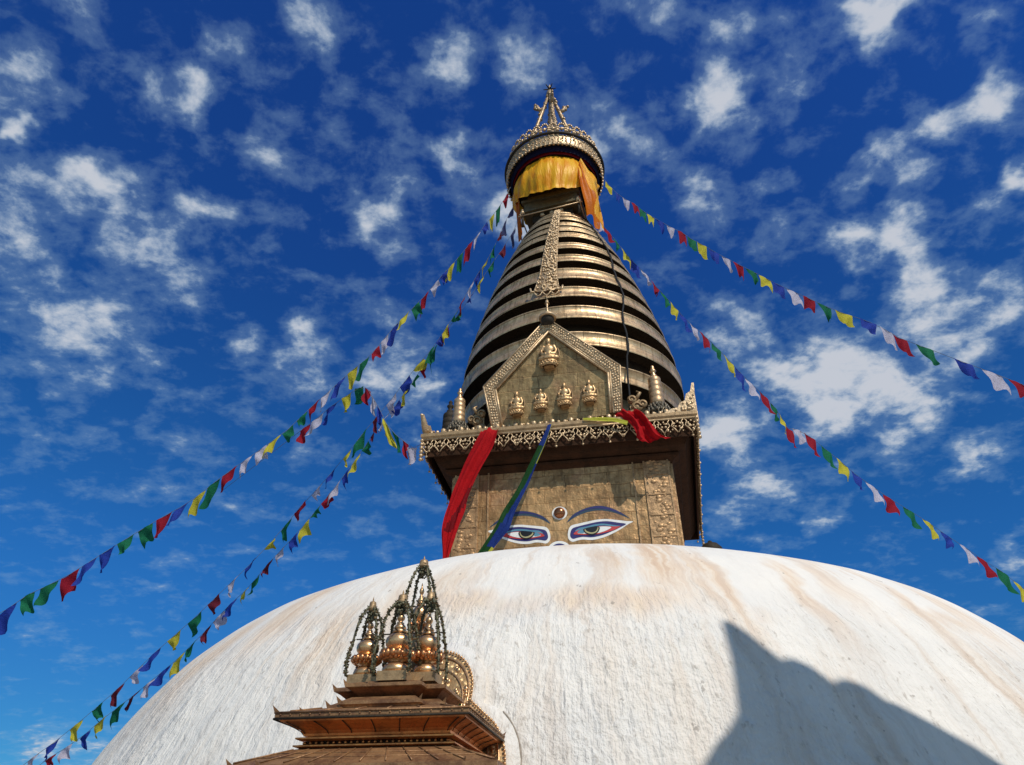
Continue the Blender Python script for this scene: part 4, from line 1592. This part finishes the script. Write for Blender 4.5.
# body and hidden lower storey
mb = MB()
loft(mb, [(.62, GROUND + .02), (.62, .55)], SC[0], SC[1], 0)
loft(mb, [(.66, .50), (.72, .62), (.70, .66)], SC[0], SC[1], 1)
mb.build('body', [M_COPPER, M_DULL], shrine)
# lowest roof
mb = MB()
LX, LY = 1.24, 1.10
loft(mb, [(.75, .58, .75), (1.18, .63, 1.05), (LX, .655, LY), (LX, .70, LY), (LX - .04, .715, LY - .04), (.80, .85, .80), (.72, .87, .72)], SC[0], SC[1])
for sx_ in (-1, 1):
    for sy_ in (-1, 1):
        upturn(mb, SC[0] + sx_ * (LX - .02), SC[1] + sy_ * (LY - .02), .70, sx_, sy_, .09)
    upturn(mb, SC[0] + sx_ * .95, SC[1] - LY + .01, .71, sx_, -1, .05)
for k in range(4):
    Rk = Matrix.Rotation(k * PI / 2, 3, 'Z')
    fx, fy = ((LX, LY) if k % 2 == 0 else (LY, LX))
    for j in range(11):
        t_ = -1 + 2 * j / 10
        a_ = Rk @ Vector((t_ * .76, -.80, 0))
        b_ = Rk @ Vector((t_ * (fx - .05), -(fy - .035), 0))
        mb.tube([(SC[0] + a_.x, SC[1] + a_.y, .853), (SC[0] + b_.x, SC[1] + b_.y, .722)], .008, 0, 5)
    for f_ in (.3, .62):
        hx_, hy_ = .80 + (fx - .04 - .80) * f_, .80 + (fy - .04 - .80) * f_
        z_ = .85 - (.85 - .715) * f_ + .003
        a_ = Rk @ Vector((-hx_, -hy_, 0))
        b_ = Rk @ Vector((hx_, -hy_, 0))
        mb.tube([(SC[0] + a_.x, SC[1] + a_.y, z_), (SC[0] + b_.x, SC[1] + b_.y, z_)], .006, 0, 5)
mb.build('lower_roof', [M_ROOF, M_COPPER], shrine)
# necking between the roofs
mb = MB()
loft(mb, [(.74, .865), (.74, .90), (.70, .905), (.70, .93)], SC[0], SC[1], 1)
loft(mb, [(.735, .932), (.775, .945), (.775, .958), (.735, .965), (.69, .97), (.69, .985)], SC[0], SC[1], 0)
loft(mb, [(.74, .872), (.785, .880), (.785, .892), (.74, .899)], SC[0], SC[1], 0)
for k in range(4):
    Rk = Matrix.Rotation(k * PI / 2, 3, 'Z')
    for j in range(25):
        q_ = Rk @ Vector((-.70 + j * 1.40 / 24, -.712, 0))
        mb.ball((SC[0] + q_.x, SC[1] + q_.y, .915), .016, 0, 1)
mb.build('neck_moulding', [M_COPPER, M_WOODD], shrine)
# main roof with panelled copper soffit
mb = MB()
loft(mb, [(.72, .975), (.725, .995), (.745, 1.02), (.79, 1.045), (.85, 1.068), (.895, 1.082), (.90, 1.10)], SC[0], SC[1], 1)
loft(mb, [(.905, 1.095), (.935, 1.10), (.94, 1.115), (.94, 1.15), (.925, 1.16), (.66, 1.225), (.62, 1.235)], SC[0], SC[1], 0)
for k in range(4):
    R = Matrix.Rotation(k * PI / 2, 3, 'Z')
    for j in range(7):
        s = -.75 + 1.5 * j / 6
        a = R @ Vector((s * .93, -.735, 0))
        b = R @ Vector((s * 1.12, -.895, 0))
        mb.tube([(SC[0] + a.x + (b.x - a.x) * f1, SC[1] + a.y + (b.y - a.y) * f1, zc_) for f1, zc_ in ((0, .992), (.12, 1.016), (.40, 1.041), (.76, 1.064), (1, 1.078))], .0045, 2, 5)
for sx_ in (-1, 1):
    for sy_ in (-1, 1):
        upturn(mb, SC[0] + sx_ * .93, SC[1] + sy_ * .93, 1.15, sx_, sy_, .11)
        upturn(mb, SC[0] + sx_ * .70, SC[1] + sy_ * .90, 1.17, sx_, sy_, .05)
for k in range(4):
    Rk = Matrix.Rotation(k * PI / 2, 3, 'Z')
    for j in range(19):
        q_ = Rk @ Vector((-.88 + j * 1.76 / 18, -.943, 0))
        mb.ball((SC[0] + q_.x, SC[1] + q_.y, 1.132), .009, 0, 1)
    for j in range(6):
        a_ = Rk @ Vector((-.60 + j * .24, -.66, 0))
        b_ = Rk @ Vector((-.80 + j * .32, -.92, 0))
        mb.tube([(SC[0] + a_.x, SC[1] + a_.y, 1.228), (SC[0] + b_.x, SC[1] + b_.y, 1.164)], .010, 0, 5)
    a_ = Rk @ Vector((-.94, -.945, 0))
    b_ = Rk @ Vector((.94, -.945, 0))
    mb.tube([(SC[0] + a_.x, SC[1] + a_.y, 1.098), (SC[0] + b_.x, SC[1] + b_.y, 1.098)], .011, 2, 6)
    mb.tube([(SC[0] + a_.x, SC[1] + a_.y, 1.152), (SC[0] + b_.x, SC[1] + b_.y, 1.152)], .009, 0, 6)
mb.build('main_roof', [M_ROOF, M_COPPER, M_DARK], shrine)
# stepped plinths and the small upper roof (cruciform plan)
UXC = -1.20
mb = MB()
for (h, hy, cy) in ((.53, .36, -12.42), (.34, .55, -12.42)):
    d_ = .002 if h < .5 else 0
    h2, y2 = h + .055, hy + .10
    loft(mb, [(h2 - .02, 1.20, y2 - .02), (h2, 1.235, y2), (h2 + .02, 1.245 + d_, y2 + .02), (h2 + .02, 1.275 + d_, y2 + .02), (h2 - .01, 1.285 + d_, y2 - .01), (h2 - .07, 1.325 + d_, y2 - .09)], UXC, cy, 0)
    for sx_ in (-1, 1):
        for sy_ in (-1, 1):
            upturn(mb, UXC + sx_ * (h2 + .015), cy + sy_ * (y2 + .015), 1.275 + d_, sx_, sy_, .075)
    loft(mb, [(h - .10, 1.325 + d_, hy - .10), (h - .06, 1.345 + d_, hy - .06), (h + .02, 1.405 + d_, hy + .02), (h + .03, 1.41 + d_, hy + .03)], UXC, cy, 3)
    loft(mb, [(h + .035, 1.408 + d_, hy + .035), (h + .055, 1.415 + d_, hy + .055), (h + .055, 1.445 + d_, hy + .055), (h + .03, 1.455 + d_, hy + .03), (h - .14, 1.50 + d_, hy - .14)], UXC, cy, 0)
    loft(mb, [(h - .14, 1.46 + d_, hy - .14), (h - .14, 1.545 + d_, hy - .14)], UXC, cy, 2)
    for sx_ in (-1, 1):
        for sy_ in (-1, 1):
            upturn(mb, UXC + sx_ * (h + .05), cy + sy_ * (hy + .05), 1.445 + d_, sx_, sy_, .07)
loft(mb, [(.24, 1.52), (.20, 1.80), (.15, 1.90), (.12, 2.02)], UXC + .08, -12.22, 2)
mb.build('upper_roof', [M_ROOF, M_COPPER, M_DULL, gilt('darkened_copper', (.26, .10, .04), (.07, .03, .015), .5, .4, 5, .7, .3)], shrine)


def kalasha(name, x, y, z0, s, r=1.0):
    mb = MB()
    pr = [(.001, -.02), (.115, 0), (.125, .03), (.11, .075), (.06, .10), (.05, .115), (.10, .13), (.145, .165), (.15, .185), (.10, .205), (.055, .215), (.05, .225)]
    mb.lathe([(a * s * r, b * s) for a, b in pr], (x, y, z0), 28, 0)
    n = 16
    for q in range(n):
        a = q * 2 * PI / n
        mb.ball((x + .135 * s * r * math.cos(a), y + .135 * s * r * math.sin(a), z0 + .178 * s), .033 * s * r, 1, 1, (1, 1, 1.25))
        mb.ball((x + .11 * s * r * math.cos(a + .2), y + .11 * s * r * math.sin(a + .2), z0 + .148 * s), .028 * s * r, 1, 1, (1, 1, 1.1))
    cz = z0 + .305 * s
    pot = [(.05, -.088), (.088, -.07), (.112, -.035), (.120, .002), (.112, .038), (.085, .070), (.050, .085), (.04, .09)]
    mb.lathe([(a * s * r, b * s) for a, b in pot], (x, y, cz), 36, 0)
    top = [(.04, .39), (.062, .40), (.066, .41), (.060, .425), (.040, .43), (.052, .44), (.055, .455), (.045, .475), (.028, .485), (.034, .495), (.030, .505), (.020, .51), (.018, .52), (.032, .535), (.038, .555), (.030, .58), (.014, .60), (.010, .62), (.012, .63), (.001, .655)]
    mb.lathe([(a * s * r, b * s) for a, b in top], (x, y, z0), 24, 0)
    mb.lathe([(a * s * r, b * s) for a, b in [(.05, .383), (.058, .395), (.05, .402)]], (x, y, z0), 20, 2)
    return mb.build(name, [M_GOLD, M_COPPER2, M_DARK], shrine)


M_COPPER2 = gilt('bright_copper', (.66, .29, .12), (.25, .09, .04), .3, .85, 12, .4, .2, 60)


def garland(x, y, z0, z1, w, wtop, cap_r, parent):
    """four leafy chains from a small parasol cap spreading to the feet"""
    for k in range(4):
        a = PI / 4 + k * PI / 2
        mb = MB()
        pts = []
        for i in range(25):
            t = i / 24
            zz_ = z1 + (z0 - z1) * t
            rr = wtop + (w - wtop) * (math.sin(min(t * 1.25, 1) * PI / 2) ** .8) + .01 * math.sin(t * 9)
            pts.append(Vector((x + rr * math.cos(a), y + rr * math.sin(a), zz_)))
        mb.tube(pts, .013, 0, 5)
        for p in range(230):
            t = random.random() * 24
            i = min(int(t), 23)
            c = pts[i].lerp(pts[i + 1], t - i)
            ax = Vector([random.uniform(-1, 1) for _ in range(3)]).normalized()
            side_ = ax.cross(Vector((random.uniform(-1, 1), random.uniform(-1, 1), 1))).normalized()
            L = random.uniform(.022, .044)
            wd = L * .38
            mid = c + ax * L * .5
            nn_ = ax.cross(side_).normalized() * .005
            mb.raw([c, mid + side_ * wd, c + ax * L, mid - side_ * wd, mid + nn_], [(0, 1, 4), (1, 2, 4), (2, 3, 4), (3, 0, 4)], 0 if random.random() < .7 else 1, False)
        mb.build('garland_chain', [M_GREEN, M_DULL], parent)
    mb = MB()
    mb.lathe([(cap_r * .7, -.05), (cap_r * 1.15, -.03), (cap_r * 1.2, -.015), (cap_r, -.005), (cap_r * .95, .03), (cap_r * .85, .05), (cap_r * .4, .06), (cap_r * .2, .065), (cap_r * .2, .08), (.001, .11)], (x, y, z1), 20, 0)
    for i in range(60):
        a = random.uniform(0, 2 * PI)
        rr = random.uniform(.3, 1.35) * cap_r
        mb.ball((x + rr * math.cos(a), y + rr * math.sin(a), z1 - random.uniform(.03, .16)), random.uniform(.010, .020), 1, 1)
    mb.build('garland_cap', [M_DULL, M_GREEN], parent)
    mb = MB()
    mb.box((x, y, (z1 + z0) / 2 + .03), (w * 1.35, .012, .012))
    mb.box((x, y, (z1 + z0) / 2 + .045), (.012, w * 1.35, .012))
    mb.build('garland_crossbar', M_DARK, parent)


FIN = [(-1.125, -12.88, 1.555, 1.0, 1.16, 2.30, .26, .05), (-1.57, -12.58, 1.60, .95, 1.08, 2.34, .21, .04), (-.90, -12.58, 1.60, 1.0, 1.10, 2.41, .24, .045), (-1.12, -12.22, 2.02, 1.05, .74, 2.93, .26, .055)]
for (x, y, z0, s, r, zc, w, cr_) in FIN:
    fo = kalasha('vase_finial', x, y, z0, s, r)
    garland(x, y, z0 - (.02 if z0 < 1.8 else .15), zc, w, .03, cr_, fo)
    if z0 < 1.8:
        mb = MB()
        mb.box((x, y, z0 - .045), (.26 * r, .26 * r, .09))
        mb.build('finial_block', M_DULL, fo)

# gilt lobed arch lying against the dome behind the roof
mb = MB()
OUTA = lobes(1.0, 0.0)
lobed_band(mb, OUTA, .13, -.05)
for q in range(260):                                     # scale-like bosses hammered out of the sheet
    i = random.randrange(len(OUTA))
    f_ = random.choice((.86, .70, .60, .50, .42))
    x, z = OUTA[i]
    mb.ball(on_dome(NX + (x - NX) * f_, 1.0 + (z - 1.0) * f_, .128), random.uniform(.028, .042), 1, 1, (1, .6, 1.3))
arch = mb.build('gilt_arch', [gilt('embossed_arch_gilding', (.78, .54, .27), (.30, .17, .07), .42, .45, 9, .4, .6, 60, None, (14, .8)), M_GOLD], shrine)
mb = MB()
n = len(OUTA)
dens_pts = []
for i in range(n - 1):
    a, b = OUTA[i], OUTA[i + 1]
    L = math.hypot(b[0] - a[0], b[1] - a[1])
    k = max(1, int(L / .035))
    for j in range(k):
        dens_pts.append((a[0] + (b[0] - a[0]) * j / k, a[1] + (b[1] - a[1]) * j / k))
for (x, z) in dens_pts:
    mb.ball(on_dome(x, z, .14), .017, 0, 1, (1, 1, 1.2))
for sc_, rr in ((.93, .012), (.80, .010)):
    mb.tube([on_dome(NX + (x - NX) * sc_, 1.0 + (z - 1.0) * sc_, .145) for (x, z) in OUTA], rr, 0, 6)
mb.build('beaded_border', M_GOLD, arch)
WC = at(456, 704, -11.42)
mb = MB()
for q in range(110):
    c = WC + Vector((random.uniform(-.045, .045), random.uniform(-.04, .04), random.uniform(-.10, .10)))
    ax = Vector([random.uniform(-1, 1) for _ in range(3)]).normalized()
    sd = ax.cross(Vector((.3, .2, 1))).normalized()
    L = random.uniform(.03, .055)
    mb.raw([c, c + ax * L * .5 + sd * L * .3, c + ax * L, c + ax * L * .5 - sd * L * .3], [(0, 1, 2, 3)], 0, False)
pc = WC - Vector((0, 0, .1))
solo(mb, 'wall_weed', M_LEAF, tuple(pc), 'small green leafy tuft behind the shrine roof inside the gilt arch', 'plant')

# ------------------------------------------------------------------ white spire temple to the right (its shadow falls on the dome)
tip_xy = Vector((.49301, -.87002)) * 5.0 + Vector((-.87002, -.49301)) * -7.12
tmp = thing('spire_temple', 'white plastered spire temple beside the stupa that throws the pointed shadow', 'temple', (tip_xy.x, tip_xy.y, GROUND))
TF = Matrix.Translation((tip_xy.x, tip_xy.y, 0))
mb = MB()
prT = [(2.95, GROUND), (2.95, 8.0), (2.80, 9.75), (2.38, 10.47), (2.22, 10.75), (2.08, 10.91), (1.31, 11.84), (.69, 12.74)]
mb.lathe(prT, n=40, wob=lambda a, z: 1 + .03 * math.cos(8 * a))
mb.build('tower_body', M_PLASTER2 if 'M_PLASTER2' in globals() else mat_plain('temple_plaster', (.72, .68, .62), .9, .2, .4, 2, .4), tmp, TF)
mb = MB()
mb.lathe([(.69, 12.70), (.60, 12.95), (.48, 13.33), (.34, 13.8), (.25, 14.12), (.164, 14.5), (.08, 14.8), (.001, 14.95)], n=24)
mb.build('gilt_pinnacle', M_GOLD, tmp, TF)
mb = MB()
ux, uy = .87, .493
for (off, tz, sc_) in ((.42, 13.78, .8), (.88, 13.12, 1.0), (-.52, 12.95, .6)):
    mb.lathe([(.60 * sc_, -2.2), (.55 * sc_, -1.1), (.45 * sc_, -.65), (.33 * sc_, -.32), (.18 * sc_, -.10), (.001, 0)], (ux * off, uy * off, tz), 20)
mb.build('shadow_side_spire', M_GOLD, tmp, TF)  # extra spires added to fill out the flank of the cast shadow
for k in range(8):
    a = k * PI / 4
    mb = MB()
    mb.box((2.75 * math.cos(a), 2.75 * math.sin(a), 7.2), (.5, .5, .9), 0, Matrix.Rotation(a, 3, 'Z'), .6)
    mb.ball((2.75 * math.cos(a), 2.75 * math.sin(a), 7.75), .22, 0, 2, (1, 1, 1.3))
    mb.build('corner_turret', M_DULL, tmp, TF)
